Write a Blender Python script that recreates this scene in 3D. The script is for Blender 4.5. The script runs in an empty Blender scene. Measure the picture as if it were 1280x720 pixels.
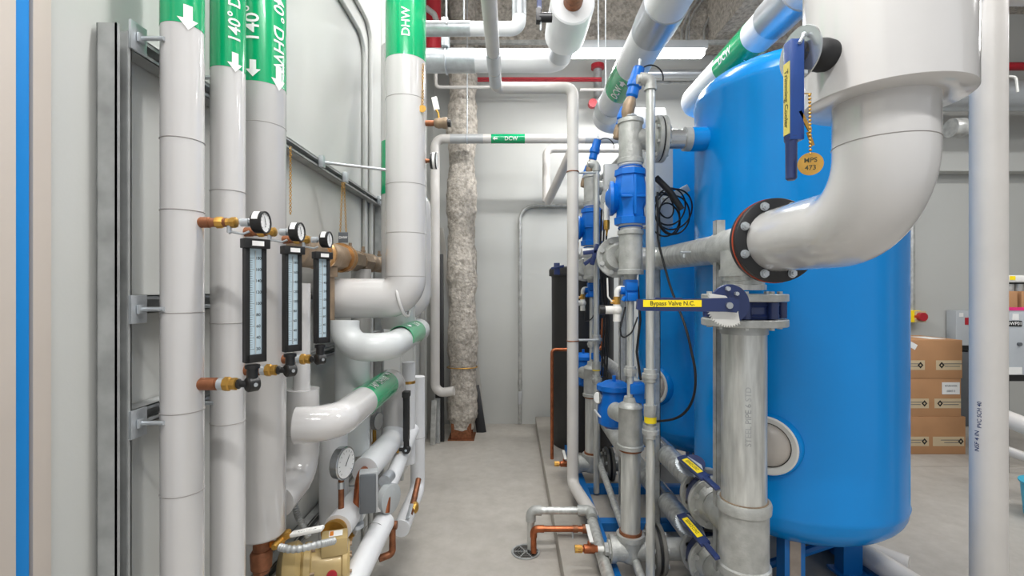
import bpy, bmesh, math, random
from mathutils import Vector as V, Matrix, noise
random.seed(7)
PI = math.pi
sc = bpy.context.scene
COL = sc.collection
CAMH = 1.5

def X(px, Y): return (px - 640) / 600 * Y
def Z(py, Y): return CAMH - (py - 361) / 600 * Y
def W(px, py, Y): return V((X(px, Y), Y, Z(py, Y)))

# ------------------------------------------------------------ materials
MATS = {}
def mat(name, col, rough=.5, metal=0., var=.06, scale=8., bump=0., bscale=60., coat=0., emit=None, estr=0., stretch=(1, 1, 1), spec=.5, alt=None, trans=0.):
    m = bpy.data.materials.new(name); m.use_nodes = True
    nt = m.node_tree; N = nt.nodes; L = nt.links
    b = N['Principled BSDF']
    tc = N.new('ShaderNodeTexCoord'); mp = N.new('ShaderNodeMapping'); mp.inputs['Scale'].default_value = stretch
    L.new(tc.outputs['Object'], mp.inputs['Vector'])
    nz = N.new('ShaderNodeTexNoise'); nz.inputs['Scale'].default_value = scale; nz.inputs['Detail'].default_value = 5
    L.new(mp.outputs[0], nz.inputs['Vector'])
    rp = N.new('ShaderNodeValToRGB')
    a = [max(0, c * (1 - var)) for c in col]; c2 = alt or [min(1, c * (1 + var)) for c in col]
    rp.color_ramp.elements[0].color = (*a, 1); rp.color_ramp.elements[1].color = (*c2, 1)
    rp.color_ramp.elements[0].position = .3; rp.color_ramp.elements[1].position = .7
    L.new(nz.outputs['Fac'], rp.inputs['Fac']); L.new(rp.outputs[0], b.inputs['Base Color'])
    b.inputs['Roughness'].default_value = rough; b.inputs['Metallic'].default_value = metal
    b.inputs['Coat Weight'].default_value = coat; b.inputs['Specular IOR Level'].default_value = spec
    if trans: b.inputs['Transmission Weight'].default_value = trans
    if bump:
        n2 = N.new('ShaderNodeTexNoise'); n2.inputs['Scale'].default_value = bscale; n2.inputs['Detail'].default_value = 6
        L.new(mp.outputs[0], n2.inputs['Vector'])
        bp = N.new('ShaderNodeBump'); bp.inputs['Strength'].default_value = bump; bp.inputs['Distance'].default_value = .02
        L.new(n2.outputs['Fac'], bp.inputs['Height']); L.new(bp.outputs[0], b.inputs['Normal'])
    if emit:
        b.inputs['Emission Color'].default_value = (*emit, 1); b.inputs['Emission Strength'].default_value = estr
    MATS[name] = m
    return m

def h(s):   # sRGB hex -> linear
    s = s.lstrip('#'); o = []
    for i in (0, 2, 4):
        c = int(s[i:i + 2], 16) / 255
        o.append(c / 12.92 if c <= .04045 else ((c + .055) / 1.055) ** 2.4)
    return o

mat('jacket', h('cbc9c7'), .16, var=.015, scale=3, coat=.8, bump=.03, bscale=7)
mat('matte_jacket', h('dedfe0'), .5, var=.03, scale=6)
mat('frost_jacket', h('c6c9c8'), .35, var=.04, scale=6, coat=.2)
mat('seam', h('9a9692'), .6)
mat('pvc', h('cfcbc6'), .38, var=.03)
mat('green', h('00a368'), .2, var=.03, coat=.5, bump=.03, bscale=7)
mat('white_ink', h('f2f2f0'), .4, var=.01)
mat('black_ink', h('141414'), .5, var=.01)
mat('dark_ink', h('3c3a1c'), .5, var=.01)
mat('galv', h('bcbdba'), .36, .5, var=.22, scale=22, bump=.06, bscale=90)
mat('galv_cast', h('b0b1ad'), .45, .35, var=.2, scale=16, bump=.15, bscale=120)
mat('galv_pipe', h('c3c4c0'), .33, .5, var=.24, scale=9, stretch=(5, 5, .6), bump=.05)
mat('galv_dark', h('a8aaa9'), .42, .35, var=.2, scale=18)
mat('zinc', h('c3c8cc'), .3, .6, var=.1, scale=30)
mat('steel', h('b6b9bb'), .25, .8, var=.06)
mat('alu', h('c4c8cc'), .3, .75, var=.08, scale=5)
mat('iron', h('6f6d68'), .6, .3, var=.2, scale=14, bump=.1)
mat('tank_blue', h('0087d6'), .25, var=.03, scale=2, coat=.12, spec=.35, bump=.015, bscale=5)
mat('valve_blue', h('0066c0'), .42, spec=.3, var=.1, scale=14, coat=.1)
mat('skid_blue', h('0a66ac'), .4, var=.08)
mat('navy', h('20305f'), .38, var=.12, coat=.2)
mat('lever_blue', h('123f86'), .35, var=.12, coat=.2)
mat('yellow', h('ffe21a'), .4, var=.02)
mat('pale_yellow', h('cfc05a'), .3, var=.03, coat=.3)
mat('black', h('1b1b1c'), .4, var=.1)
mat('rubber', h('151516'), .6, var=.1)
mat('brine_black', h('2a2928'), .5, var=.1)
mat('copper', h('a8623f'), .35, .75, var=.25, scale=30)
mat('old_copper', h('8e5c40'), .5, .6, var=.3, scale=40)
mat('brass', h('c79a4c'), .35, .75, var=.2, scale=30)
mat('bronze', h('94806a'), .5, .4, var=.18, scale=20, bump=.1)
mat('gold_ring', h('cf9f6a'), .25, .8, var=.1)
mat('pump', h('b8a06c'), .4, .08, var=.1, coat=.2)
mat('red', h('b02330'), .4, var=.08)
mat('orange', h('d8801f'), .4, var=.1)
mat('orange_gasket', h('b1492c'), .6)
mat('dial', h('f4f4f2'), .3, var=.01)
mat('scale_face', h('bcd0da'), .3, var=.02)
mat('glass_grey', h('b4b8b8'), .15, var=.03)
mat('box_grey', h('63676b'), .45, .2, var=.05)
mat('panel_grey', h('b4b6b7'), .4, .1, var=.04)
mat('cabinet', h('b7bcc0'), .4, var=.03)
mat('cardboard', h('b5875e'), .8, var=.06, scale=5)
mat('tape', h('cbb795'), .4, var=.03)
mat('paper', h('e9e9e6'), .6, var=.02)
mat('pink', h('e8317f'), .5)
mat('blue_tape', h('0a86d6'), .45, var=.02)
mat('trim_beige', h('c3b9af'), .5, var=.02, scale=2)
mat('wall', h('c0c1bd'), .38, var=.012, scale=1.2, bump=.02, bscale=150)
mat('wall_back', h('bfc0bc'), .5, var=.015, scale=1, bump=.03, bscale=120)
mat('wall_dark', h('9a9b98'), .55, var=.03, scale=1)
mat('lever_white', h('e6e5e0'), .4, var=.03)
mat('plate', h('9b8f84'), .4, .3, var=.15, scale=18)
mat('manhole_white', h('dedcd6'), .4, var=.02)
mat('manhole_plug', h('b9b1a8'), .3, var=.06, coat=.3)
mat('board', h('b5b2ab'), .7, var=.06)
mat('cyan_plastic', h('2fa6c4'), .4)
mat('led', (1, 1, 1), .5, emit=(1, 1, 1), estr=14, var=0)

def concrete(name, c1, c2):
    m = mat(name, c1, .5, var=.08, scale=1.3, bump=.05, bscale=40)
    nt = m.node_tree; N = nt.nodes; L = nt.links; b = N['Principled BSDF']
    tc = [n for n in N if n.type == 'TEX_COORD'][0]; rp = [n for n in N if n.type == 'VALTORGB'][0]
    n3 = N.new('ShaderNodeTexNoise'); n3.inputs['Scale'].default_value = 9; n3.inputs['Detail'].default_value = 9; n3.inputs['Roughness'].default_value = .7
    L.new(tc.outputs['Object'], n3.inputs['Vector'])
    r3 = N.new('ShaderNodeValToRGB'); r3.color_ramp.elements[0].position = .35; r3.color_ramp.elements[1].position = .72
    r3.color_ramp.elements[0].color = (*c2, 1); r3.color_ramp.elements[1].color = (*c1, 1)
    L.new(n3.outputs['Fac'], r3.inputs['Fac'])
    mx = N.new('ShaderNodeMixRGB'); mx.inputs[0].default_value = .55
    L.new(rp.outputs[0], mx.inputs[1]); L.new(r3.outputs[0], mx.inputs[2]); L.new(mx.outputs[0], b.inputs['Base Color'])
    return m
concrete('floor', h('bab5ad'), h('9a948b'))
concrete('pad', h('aca69d'), h('918b82'))
def fireproof(name):
    m = mat(name, h('b0a89c'), .95, var=.3, scale=30, bump=.8, bscale=40, alt=h('d2cabf'))
    return m
fireproof('fireproofing')

# ------------------------------------------------------------ mesh builder
def basis(a):
    a = a.normalized()
    t = V((0, 0, 1)) if abs(a.z) < .9 else V((1, 0, 0))
    u = (t - a * t.dot(a)).normalized()
    return a, u, a.cross(u)

class B:
    def __init__(s): s.bm = bmesh.new()
    def lathe(s, p0, axis, prof, seg=32, caps=True):
        p0 = V(p0); a, u, w = basis(V(axis)); rings = []
        for t, r in prof:
            if r < 1e-6: rings.append([s.bm.verts.new(p0 + a * t)])
            else: rings.append([s.bm.verts.new(p0 + a * t + (u * math.cos(k * 2 * PI / seg) + w * math.sin(k * 2 * PI / seg)) * r) for k in range(seg)])
        for A, C in zip(rings, rings[1:]):
            for k in range(seg):
                j = (k + 1) % seg
                if len(A) == 1 and len(C) == 1: break
                if len(A) == 1: f = [A[0], C[j], C[k]][::-1]
                elif len(C) == 1: f = [A[k], A[j], C[0]]
                else: f = [A[k], A[j], C[j], C[k]]
                try: s.bm.faces.new(f)
                except ValueError: pass
        if caps:
            if len(rings[0]) > 2: s.bm.faces.new(rings[0][::-1])
            if len(rings[-1]) > 2: s.bm.faces.new(rings[-1])
        return s
    def cyl(s, p0, p1, r, r2=None, seg=24, bev=0):
        p0, p1 = V(p0), V(p1); L = (p1 - p0).length; r2 = r if r2 is None else r2
        pr = [(0, r), (L, r2)] if not bev else [(0, r - bev), (bev, r), (L - bev, r2), (L, r2 - bev)]
        return s.lathe(p0, p1 - p0, pr, seg)
    def path(s, pts, bend, n=8):
        pts = [V(p) for p in pts]
        if not bend: return pts
        out = [pts[0]]
        for i in range(1, len(pts) - 1):
            p = pts[i]; d0 = pts[i - 1] - p; d1 = pts[i + 1] - p
            l0, l1 = d0.length, d1.length; d0.normalize(); d1.normalize()
            ang = d0.angle(d1)
            if abs(ang - PI) < .02: out.append(p); continue
            t = min(bend / math.tan(ang / 2), l0 * .49 if i > 1 else l0 * .98, l1 * .49 if i < len(pts) - 2 else l1 * .98)
            rr = t * math.tan(ang / 2)
            c = p + (d0 + d1).normalized() * (rr / math.sin(ang / 2))
            a0 = p + d0 * t - c; a1 = p + d1 * t - c; tot = a0.angle(a1)
            for k in range(n + 1):
                f = k / n
                out.append(c + (a0 * math.sin((1 - f) * tot) + a1 * math.sin(f * tot)) / math.sin(tot))
        out.append(pts[-1])
        return out
    def tube(s, pts, r, bend=0, seg=24, n=8, rf=None, caps=True, rounded=False):
        P = s.path(pts, bend, n)
        Q = [P[0]]
        for p in P[1:]:
            if (p - Q[-1]).length > 1e-5: Q.append(p)
        P = Q; rings = []; u = None
        for i, p in enumerate(P):
            if i == 0: t = P[1] - p
            elif i == len(P) - 1: t = p - P[i - 1]
            else: t = (p - P[i - 1]).normalized() + (P[i + 1] - p).normalized()
            t.normalize()
            if u is None: _, u, w = basis(t)
            else:
                u = (u - t * u.dot(t)).normalized(); w = t.cross(u)
            rr = r if rf is None else rf(i, len(P))
            rings.append([s.bm.verts.new(p + (u * math.cos(k * 2 * PI / seg) + w * math.sin(k * 2 * PI / seg)) * rr) for k in range(seg)])
        for A, C in zip(rings, rings[1:]):
            for k in range(seg):
                j = (k + 1) % seg; s.bm.faces.new([A[k], A[j], C[j], C[k]])
        if caps: s.bm.faces.new(rings[0][::-1]); s.bm.faces.new(rings[-1])
        return s
    def box(s, c, d, rot=None, bev=0):
        b2 = bmesh.new(); bmesh.ops.create_cube(b2, size=1)
        for v in b2.verts: v.co = V((v.co.x * d[0], v.co.y * d[1], v.co.z * d[2]))
        if bev: bmesh.ops.bevel(b2, geom=b2.edges[:], offset=bev, segments=2, affect='EDGES', profile=.6)
        c = V(c)
        mp = {}
        for v in b2.verts: mp[v] = s.bm.verts.new((rot @ v.co if rot else v.co) + c)
        for f in b2.faces: s.bm.faces.new([mp[v] for v in f.verts])
        b2.free(); return s
    def bb(s, x0, x1, y0, y1, z0, z1, bev=0):
        return s.box(((x0 + x1) / 2, (y0 + y1) / 2, (z0 + z1) / 2), (abs(x1 - x0), abs(y1 - y0), abs(z1 - z0)), None, bev)
    def torus(s, c, axis, R, r, seg=40, rs=10, a0=0, a1=2 * PI):
        a, u, w = basis(V(axis)); c = V(c); full = abs(a1 - a0 - 2 * PI) < 1e-4
        n = seg if full else seg + 1; rings = []
        for i in range(n):
            t = a0 + (a1 - a0) * i / seg; d = u * math.cos(t) + w * math.sin(t)
            rings.append([s.bm.verts.new(c + d * (R + r * math.cos(k * 2 * PI / rs)) + a * r * math.sin(k * 2 * PI / rs)) for k in range(rs)])
        for i in range(n if full else n - 1):
            A, C = rings[i], rings[(i + 1) % n]
            for k in range(rs):
                j = (k + 1) % rs; s.bm.faces.new([A[k], C[k], C[j], A[j]])
        return s
    def sphere(s, c, r, seg=16, sq=(1, 1, 1)):
        pr = [(-r * math.cos(k * PI / seg), r * math.sin(k * PI / seg)) for k in range(seg + 1)]
        n0 = len(s.bm.verts); s.lathe(c, (0, 0, 1), pr, seg * 2)
        s.bm.verts.ensure_lookup_table()
        if sq != (1, 1, 1):
            for v in s.bm.verts[n0:]: v.co = V(c) + V(((v.co.x - c[0]) * sq[0], (v.co.y - c[1]) * sq[1], (v.co.z - c[2]) * sq[2]))
        return s
    def prism(s, poly, o, ux, uy, th):
        """2D polygon extruded by th along ux x uy"""
        o, ux, uy = V(o), V(ux).normalized(), V(uy).normalized(); nn = ux.cross(uy)
        A = [s.bm.verts.new(o + ux * x + uy * y) for x, y in poly]
        C = [s.bm.verts.new(o + ux * x + uy * y + nn * th) for x, y in poly]
        s.bm.faces.new(A[::-1]); s.bm.faces.new(C)
        for i in range(len(A)):
            j = (i + 1) % len(A); s.bm.faces.new([A[i], A[j], C[j], C[i]])
        return s

WL = {}   # world location of roots
def finish(name, b, m, parent=None, label=None, origin=None):
    me = bpy.data.meshes.new(name)
    bmesh.ops.recalc_face_normals(b.bm, faces=b.bm.faces[:])
    if parent is not None: org = WL[parent.name]
    elif origin is not None: org = V(origin)
    else:
        xs = [v.co for v in b.bm.verts]
        lo = V((min(v.x for v in xs), min(v.y for v in xs), min(v.z for v in xs))); hi = V((max(v.x for v in xs), max(v.y for v in xs), max(v.z for v in xs)))
        org = V(((lo.x + hi.x) / 2, (lo.y + hi.y) / 2, lo.z))
    for v in b.bm.verts: v.co -= org
    b.bm.to_mesh(me); b.bm.free()
    me.materials.append(MATS[m])
    for p in me.polygons: p.use_smooth = True
    me.set_sharp_from_angle(angle=math.radians(38))
    o = bpy.data.objects.new(name, me); COL.objects.link(o)
    WL[o.name] = org
    if parent is not None: o.parent = parent
    else: o.location = org
    if label: o['label'] = label
    return o
def part(name, b, m, parent, label=None): return finish(name, b, m, parent, label)
def thing(name, label, cat, loc, group=None):
    o = bpy.data.objects.new(name, None); COL.objects.link(o); o.location = loc; o.empty_display_size = .05
    WL[o.name] = V(loc); o['label'] = label; o['category'] = cat
    if group: o['group'] = group
    return o
def solo(name, b, m, label, cat, group=None):
    o = finish(name, b, m); o['label'] = label; o['category'] = cat
    if group: o['group'] = group
    return o
def struct(name, b, m, parent=None):
    o = finish(name, b, m, parent)
    if parent is None: o['kind'] = 'structure'
    return o
def copy_tree(o, parent=None, off=None, sx=None):
    c = o.copy(); COL.objects.link(c)
    if parent is not None: c.parent = parent
    WL[c.name] = WL[o.name] + V(off)
    if parent is None: c.location = o.location + V(off)
    for ch in [q for q in bpy.data.objects if q.parent == o]: copy_tree(ch, c, off)
    return c

# ------------------------------------------------------------ text / 2D marks
def text2d(s, size):
    cu = bpy.data.curves.new('t', 'FONT'); cu.body = s; cu.size = size; cu.align_x = 'CENTER'; cu.align_y = 'CENTER'; cu.resolution_u = 3
    cu.offset = size * .012
    o = bpy.data.objects.new('t', cu); COL.objects.link(o)
    dg = bpy.context.evaluated_depsgraph_get(); me = bpy.data.meshes.new_from_object(o.evaluated_get(dg))
    vs = [(v.co.x, v.co.y) for v in me.vertices]; fs = [list(p.vertices) for p in me.polygons]
    bpy.data.objects.remove(o); bpy.data.meshes.remove(me)
    return vs, fs
ARROW = ([(-.5, -.18), (.05, -.18), (.05, -.42), (.5, 0), (.05, .42), (.05, .18), (-.5, .18)], [[0, 1, 5, 6], [1, 2, 3, 4, 5]])
def wrap(b, data, C, a, u, r, q0=0, sx=1, sy=1, s0=0):
    """2D data onto a cylinder: x along a, y counter to a x u; cut into narrow strips so that it follows the curve"""
    a, u = V(a).normalized(), V(u); u = (u - a * u.dot(a)).normalized(); t = a.cross(u); C = V(C)
    m2 = bmesh.new(); v2 = [m2.verts.new((x * sx + s0, y * sy + q0, 0)) for x, y in data[0]]
    for f in data[1]:
        try: m2.faces.new([v2[i] for i in f])
        except ValueError: pass
    ys = [v.co.y for v in m2.verts]; st = r * .1; k = math.floor(min(ys) / st) + 1
    while k * st < max(ys):
        bmesh.ops.bisect_plane(m2, geom=m2.verts[:] + m2.edges[:] + m2.faces[:], plane_co=(0, k * st, 0), plane_no=(0, 1, 0), dist=1e-7); k += 1
    mp = {}
    for v in m2.verts:
        q = -v.co.y / r; mp[v] = b.bm.verts.new(C + a * v.co.x + (u * math.cos(q) + t * math.sin(q)) * r)
    for f in m2.faces: b.bm.faces.new([mp[v] for v in f.verts])
    m2.free()
    return b
def flat(b, data, C, ux, uy, sx=1, sy=1):
    ux, uy, C = V(ux).normalized(), V(uy).normalized(), V(C)
    vs = [b.bm.verts.new(C + ux * x * sx + uy * y * sy) for x, y in data[0]]
    for f in data[1]:
        try: b.bm.faces.new([vs[i] for i in f])
        except ValueError: pass
    return b

# ------------------------------------------------------------ setting
WX = -.875      # left wall plane
BY = 5.33       # back wall plane
b = B(); b.bb(WX - .1, 7.2, -1.5, BY + .1, -.1, 0); struct('floor', b, 'floor')
b = B(); b.bb(.255, 1.8, 1.2, 5.26, 0, .1, .006); struct('floor_equipment_pad', b, 'pad')
b = B(); b.bb(WX - .1, 7.2, -1.5, BY + .1, 4.55, 4.65); struct('ceiling', b, 'fireproofing')
b = B(); b.bb(WX - .1, WX, -1.5, BY, 0, 4.55); struct('wall_left', b, 'wall')
b = B(); b.bb(WX - .1, 7.2, BY, BY + .1, 0, 4.55); struct('wall_back', b, 'wall_back')
b = B(); b.bb(7.1, 7.2, -1.5, BY, 0, 4.55); struct('wall_right', b, 'wall_dark')
# faint horizontal panel band on the back wall + corrugated liner ribs at the far end of the left wall
for i, (y0, y1) in enumerate([(3.2, 3.235), (3.75, 3.79), (4.25, 4.28), (4.8, 4.83)]):
    b = B(); b.bb(WX, WX + .022, y0, y1, 0, 4.5, .004); struct('trim_%d' % (i + 1), b, 'wall')
# door jamb at the near left with blue tape
b = B(); b.bb(WX - .01, WX + .05, .2, .80, 0, 3.2, .004); struct('trim_5', b, 'trim_beige')
b = B(); b.bb(WX - .01, WX + .012, .865, .9, 0, 3.2, .002); struct('trim_6', b, 'trim_beige')
b = B(); b.bb(WX, WX + .008, .835, .862, 0, 3.1, .001)
solo('tape_strip', b, 'blue_tape', 'tall bright blue tape strip running down the near left wall', 'tape')
# seam shadow gap between jamb and wall: thin dark strip put in as its shade
b = B(); b.bb(WX, WX + .006, .802, .808, 0, 3.1); solo('seam_shadow_strip', b, 'box_grey', 'thin dark strip standing in for the shadow gap left of the blue tape', 'gasket')

# sprayed steel column and beams
def lumpy(b, amp, sc_):
    for v in b.bm.verts:
        n_ = noise.noise_vector(v.co * sc_) * amp + noise.noise_vector(v.co * sc_ * 3.1) * amp * .55
        v.co += n_
b = B()
cx, cy = X(577.5, 4.84), 4.86
pts = []
for i in range(170):
    z = .1 + i * (4.5 - .1) / 169
    pts.append((cx + .006 * math.sin(z * 2.1) , cy, z))
b.tube(pts, .142, 0, 40, rf=lambda i, n: .142 + .012 * math.sin(i * .23) - (.02 if i < 4 else 0))
lumpy(b, .016, 11)
col = thing('steel_column', 'steel column sprayed with rough grey fireproofing by the back wall', 'column', (cx, cy, 0))
part('fireproofing', b, 'fireproofing', col)
b = B(); b.bb(cx - .1, cx + .1, cy - .1, cy - .085, 0, .16).bb(cx - .1, cx + .1, cy + .085, cy + .1, 0, .16).bb(cx - .006, cx + .006, cy - .09, cy + .09, 0, .16).bb(cx - .13, cx + .13, cy - .13, cy + .13, 0, .012)
part('steel_base', b, 'old_copper', col, 'bare rusty steel foot')
b = B(); b.torus((cx, cy, Z(462, 4.7)), (0, .05, 1), .152, .006, 40, 6); part('tie_wire', b, 'brass', col, 'loop of thin yellow wire')
def grid_box(b, x0, x1, y0, y1, z0, z1, st):
    n0 = len(b.bm.verts)
    b2 = bmesh.new(); bmesh.ops.create_cube(b2, size=1)
    for v in b2.verts: v.co = V(((x0 + x1) / 2 + v.co.x * (x1 - x0), (y0 + y1) / 2 + v.co.y * (y1 - y0), (z0 + z1) / 2 + v.co.z * (z1 - z0)))
    bmesh.ops.subdivide_edges(b2, edges=[e for e in b2.edges if abs(e.verts[0].co.x - e.verts[1].co.x) > .1], cuts=int((x1 - x0) / st), use_grid_fill=True)
    bmesh.ops.subdivide_edges(b2, edges=[e for e in b2.edges if abs(e.verts[0].co.z - e.verts[1].co.z) > .1], cuts=int((z1 - z0) / st), use_grid_fill=True)
    bmesh.ops.subdivide_edges(b2, edges=[e for e in b2.edges if abs(e.verts[0].co.y - e.verts[1].co.y) > .1], cuts=max(1, int((y1 - y0) / st)), use_grid_fill=True)
    mp = {}
    for v in b2.verts: mp[v] = b.bm.verts.new(v.co)
    for f in b2.faces: b.bm.faces.new([mp[v] for v in f.verts])
    b2.free()
b = B(); grid_box(b, -.86, 4.2, 4.98, 5.28, 4.08, 4.54, .035); lumpy(b, .014, 12)
struct('beam_back', b, 'fireproofing')
b = B(); grid_box(b, 2.02, 2.3, 2.2, 4.95, 4.0, 4.54, .04); lumpy(b, .012, 12)
struct('beam_side', b, 'fireproofing')

# floor crack lines / joints
b = B(); b.bb(2.0, 7, 4.05, 4.056, .0005, .0015); struct('trim_7', b, 'pad')

# ------------------------------------------------------------ pipes
def pipe(name, label, cat, pts, r, m='jacket', bend=.1, group=None, seams=(), bands=(), clamps=(), seg=36, caps=True, mname='jacket', n=10, ends=None):
    """seams: list of (point, axis); bands: (p0,p1,material,part name,extra radius)"""
    p0 = V(pts[0]); root = thing(name, label, cat, min([V(p) for p in pts], key=lambda p: p.z), group)
    b = B(); b.tube(pts, r, bend, seg, n); part(mname, b, m, root)
    for c, a in seams:
        b = B(); b.torus(c, a, r + .0002, .0011, 40, 6); part('seam', b, 'seam', root)
    for q0, q1, mm, nm, e in bands:
        q0, q1 = V(q0), V(q1); L = (q1 - q0).length
        b = B(); b.lathe(q0, q1 - q0, [(0, r), (0, r + e), (L, r + e), (L, r)], 48, caps=False); part(nm, b, mm, root)
    return root
def mark(root, data_list, m='white_ink', name='lettering'):
    for k, fn in enumerate(data_list):
        b = B(); fn(b)
        o = part(name, b, m, root)
        for p in o.data.polygons: p.use_smooth = False
    return o

# three risers on the wall
ZT = 3.6
RA, RB, RC = .043, .0415, .0705
PXx = -.755
A0 = V((PXx, 1.10, 0)); B0 = V((PXx, 1.276, 0)); C0 = V((-.778, 1.49, 0))
def zA(py, y): return Z(py, y)
A = pipe('insulated_pipe', 'nearest white insulated vertical pipe on the left wall, with green band at top', 'pipe', [(PXx, 1.10, .0), (PXx, 1.10, ZT)], RA, bend=0, group='white insulated risers on the left wall',
         seams=[((PXx, 1.10, zA(py, 1.10 - .03)), (0, 0, 1)) for py in (172, 262, 391, 517, 620)], bands=[((PXx, 1.10, zA(30, 1.07)), (PXx, 1.10, 2.75), 'green', 'green_band', .0006)])
ua = V((.45, -.9, 0))
mark(A, [lambda b: wrap(b, ARROW, (PXx, 1.10, zA(22, 1.07)), (0, 0, -1), (.74, -.67, 0), RA + .0018, 0, .055, .05),
         lambda b: wrap(b, text2d('140\u00b0 DHWR', .042), (PXx, 1.10, 2.33), (0, 0, 1), (.5, -.86, 0), RA + .0018)])
Bp = pipe('insulated_pipe', 'second white insulated vertical pipe from the camera on the left wall, behind the nearest', 'pipe', [(PXx, 1.276, .0), (PXx, 1.276, ZT)], RB, bend=0, group='white insulated risers on the left wall',
          seams=[((PXx, 1.276, zA(py, 1.25)), (0, 0, 1)) for py in (238, 404, 530)], bands=[((PXx, 1.276, zA(85, 1.25)), (PXx, 1.276, 2.75), 'green', 'green_band', .0006)])
mark(Bp, [lambda b: wrap(b, ARROW, (PXx, 1.276, zA(78, 1.25)), (0, 0, -1), (.8, -.6, 0), RB + .0018, 0, .05, .045),
          lambda b: wrap(b, text2d('140\u00b0 DHWR', .042), (PXx, 1.276, zA(0, 1.25)), (0, 0, 1), (.8, -.6, 0), RB + .0018)])
zCb = .735
Cr = thing('insulated_pipe', 'widest white insulated wall pipe, ending in a rounded cap above the pump', 'pipe', (C0.x, C0.y, zCb), 'white insulated risers on the left wall')
b = B(); b.lathe((C0.x, C0.y, zCb), (0, 0, 1), [(0, 0), (0, RC - .014), (.004, RC - .005), (.012, RC), (ZT - zCb, RC)], 64); part('jacket', b, 'jacket', Cr)
for py in (150,):
    b = B(); b.torus((C0.x, C0.y, Z(py, 1.42)), (0, 0, 1), RC, .0011, 48, 6); part('seam', b, 'seam', Cr)
zg = Z(102, 1.43)
b = B(); b.lathe((C0.x, C0.y, zg), (0, 0, 1), [(0, RC), (0, RC + .0006), (2.9 - zg, RC + .0006), (2.9 - zg, RC)], 64, caps=False); part('green_band', b, 'green', Cr)
mark(Cr, [lambda b: wrap(b, ARROW, (C0.x, C0.y, Z(85, 1.42)), (0, 0, -1), (.16, -.98, 0), RC + .0018, 0, .05, .05),
          lambda b: wrap(b, text2d('140\u00b0 DHW', .058), (C0.x, C0.y, Z(-5, 1.42)), (0, 0, 1), (.14, -.98, 0), RC + .0018),
          lambda b: wrap(b, ARROW, (C0.x, C0.y, Z(96, 1.45)), (0, 0, -1), (.93, -.36, 0), RC + .0018, 0, .075, .06),
          lambda b: wrap(b, text2d('140\u00b0 DHW', .055), (C0.x, C0.y, Z(34, 1.45)), (0, 0, -1), (.93, -.36, 0), RC + .0018)])
# copper stub under the wide pipe
t = thing('pipe_stub', 'brown dusty copper stub pipe hanging under the widest wall pipe', 'pipe', (C0.x, C0.y, .45))
b = B(); b.cyl((C0.x, C0.y, .62), (C0.x, C0.y, .735), .024); part('pipe', b, 'old_copper', t)
b = B(); b.lathe((C0.x, C0.y, .63), (0, 0, 1), [(0, .024), (.005, .03), (.05, .032), (.06, .026)], 24); part('reducer', b, 'old_copper', t)
b = B(); b.cyl((C0.x, C0.y, .40), (C0.x, C0.y, .635), .02); part('coupling', b, 'black', t, 'black lower pipe')

# support frame of strut channel
fr = thing('pipe_support_frame', 'galvanized steel channel frame on the left wall behind the white pipes', 'support frame', (WX, 1.05, 0))
def channel_v(x, y, z0, z1, nm):
    b = B(); w = .041; t = .003
    b.bb(x - w, x, y, y + t, z0, z1).bb(x - w, x, y + w - t, y + w, z0, z1).bb(x - w, x - w + t, y, y + w, z0, z1)
    b.bb(x - t, x, y, y + .010, z0, z1).bb(x - t, x, y + w - .010, y + w, z0, z1); part(nm, b, 'galv_dark', fr)
channel_v(-.825, 1.0, 0, 2.055, 'post'); channel_v(-.825, 3.03, 0, 2.075, 'post')
def channel_h(x, z, y0, y1):
    b = B(); w = .041; t = .003
    b.bb(x - w, x, y0, y1, z, z + t).bb(x - w, x, y0, y1, z + w - t, z + w).bb(x - w, x - w + t, y0, y1, z, z + w)
    b.bb(x - t, x, y0, y1, z, z + .010).bb(x - t, x, y0, y1, z + w - .010, z + w); part('crossbar', b, 'galv_dark', fr)
for z in (2.02, 1.445, 1.195): channel_h(-.829, z, 1.045, 3.03)
channel_h(-.829, .50, 1.045, 3.0)
for z in (2.05, 1.455, 1.205):
    b = B(); b.box((-.822, 1.055, z), (.006, .045, .062), Matrix.Rotation(0, 3, 'Z'), .001)
    b.box((-.815, 1.055, z), (.006, .02, .02), None, .002); part('bracket', b, 'zinc', fr)
    b = B(); b.cyl((-.822, 1.055, z), (-.765, 1.055, z), .005, seg=12); part('rod', b, 'zinc', fr)
for y, z in ((1.25, 1.455), (1.24, 1.205), (1.25, 2.05), (1.45, 2.04)):
    b = B(); b.cyl((-.835, y, z), (-.77, y, z), .005, seg=12); part('rod', b, 'zinc', fr)
for y in (1.62, 2.06, 2.35, 2.95):
    b = B(); b.box((-.815, y, 2.045), (.02, .03, .05), None, .003); part('bracket', b, 'zinc', fr)
b = B(); b.cyl((-.815, 2.07, 2.045), (-.55, 2.12, 2.025), .007, seg=12); part('rod', b, 'zinc', fr)
b = B(); b.cyl((-.815, 2.95, 2.045), (-.6, 2.7, 2.04), .006, seg=12); part('rod', b, 'zinc', fr)

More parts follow.
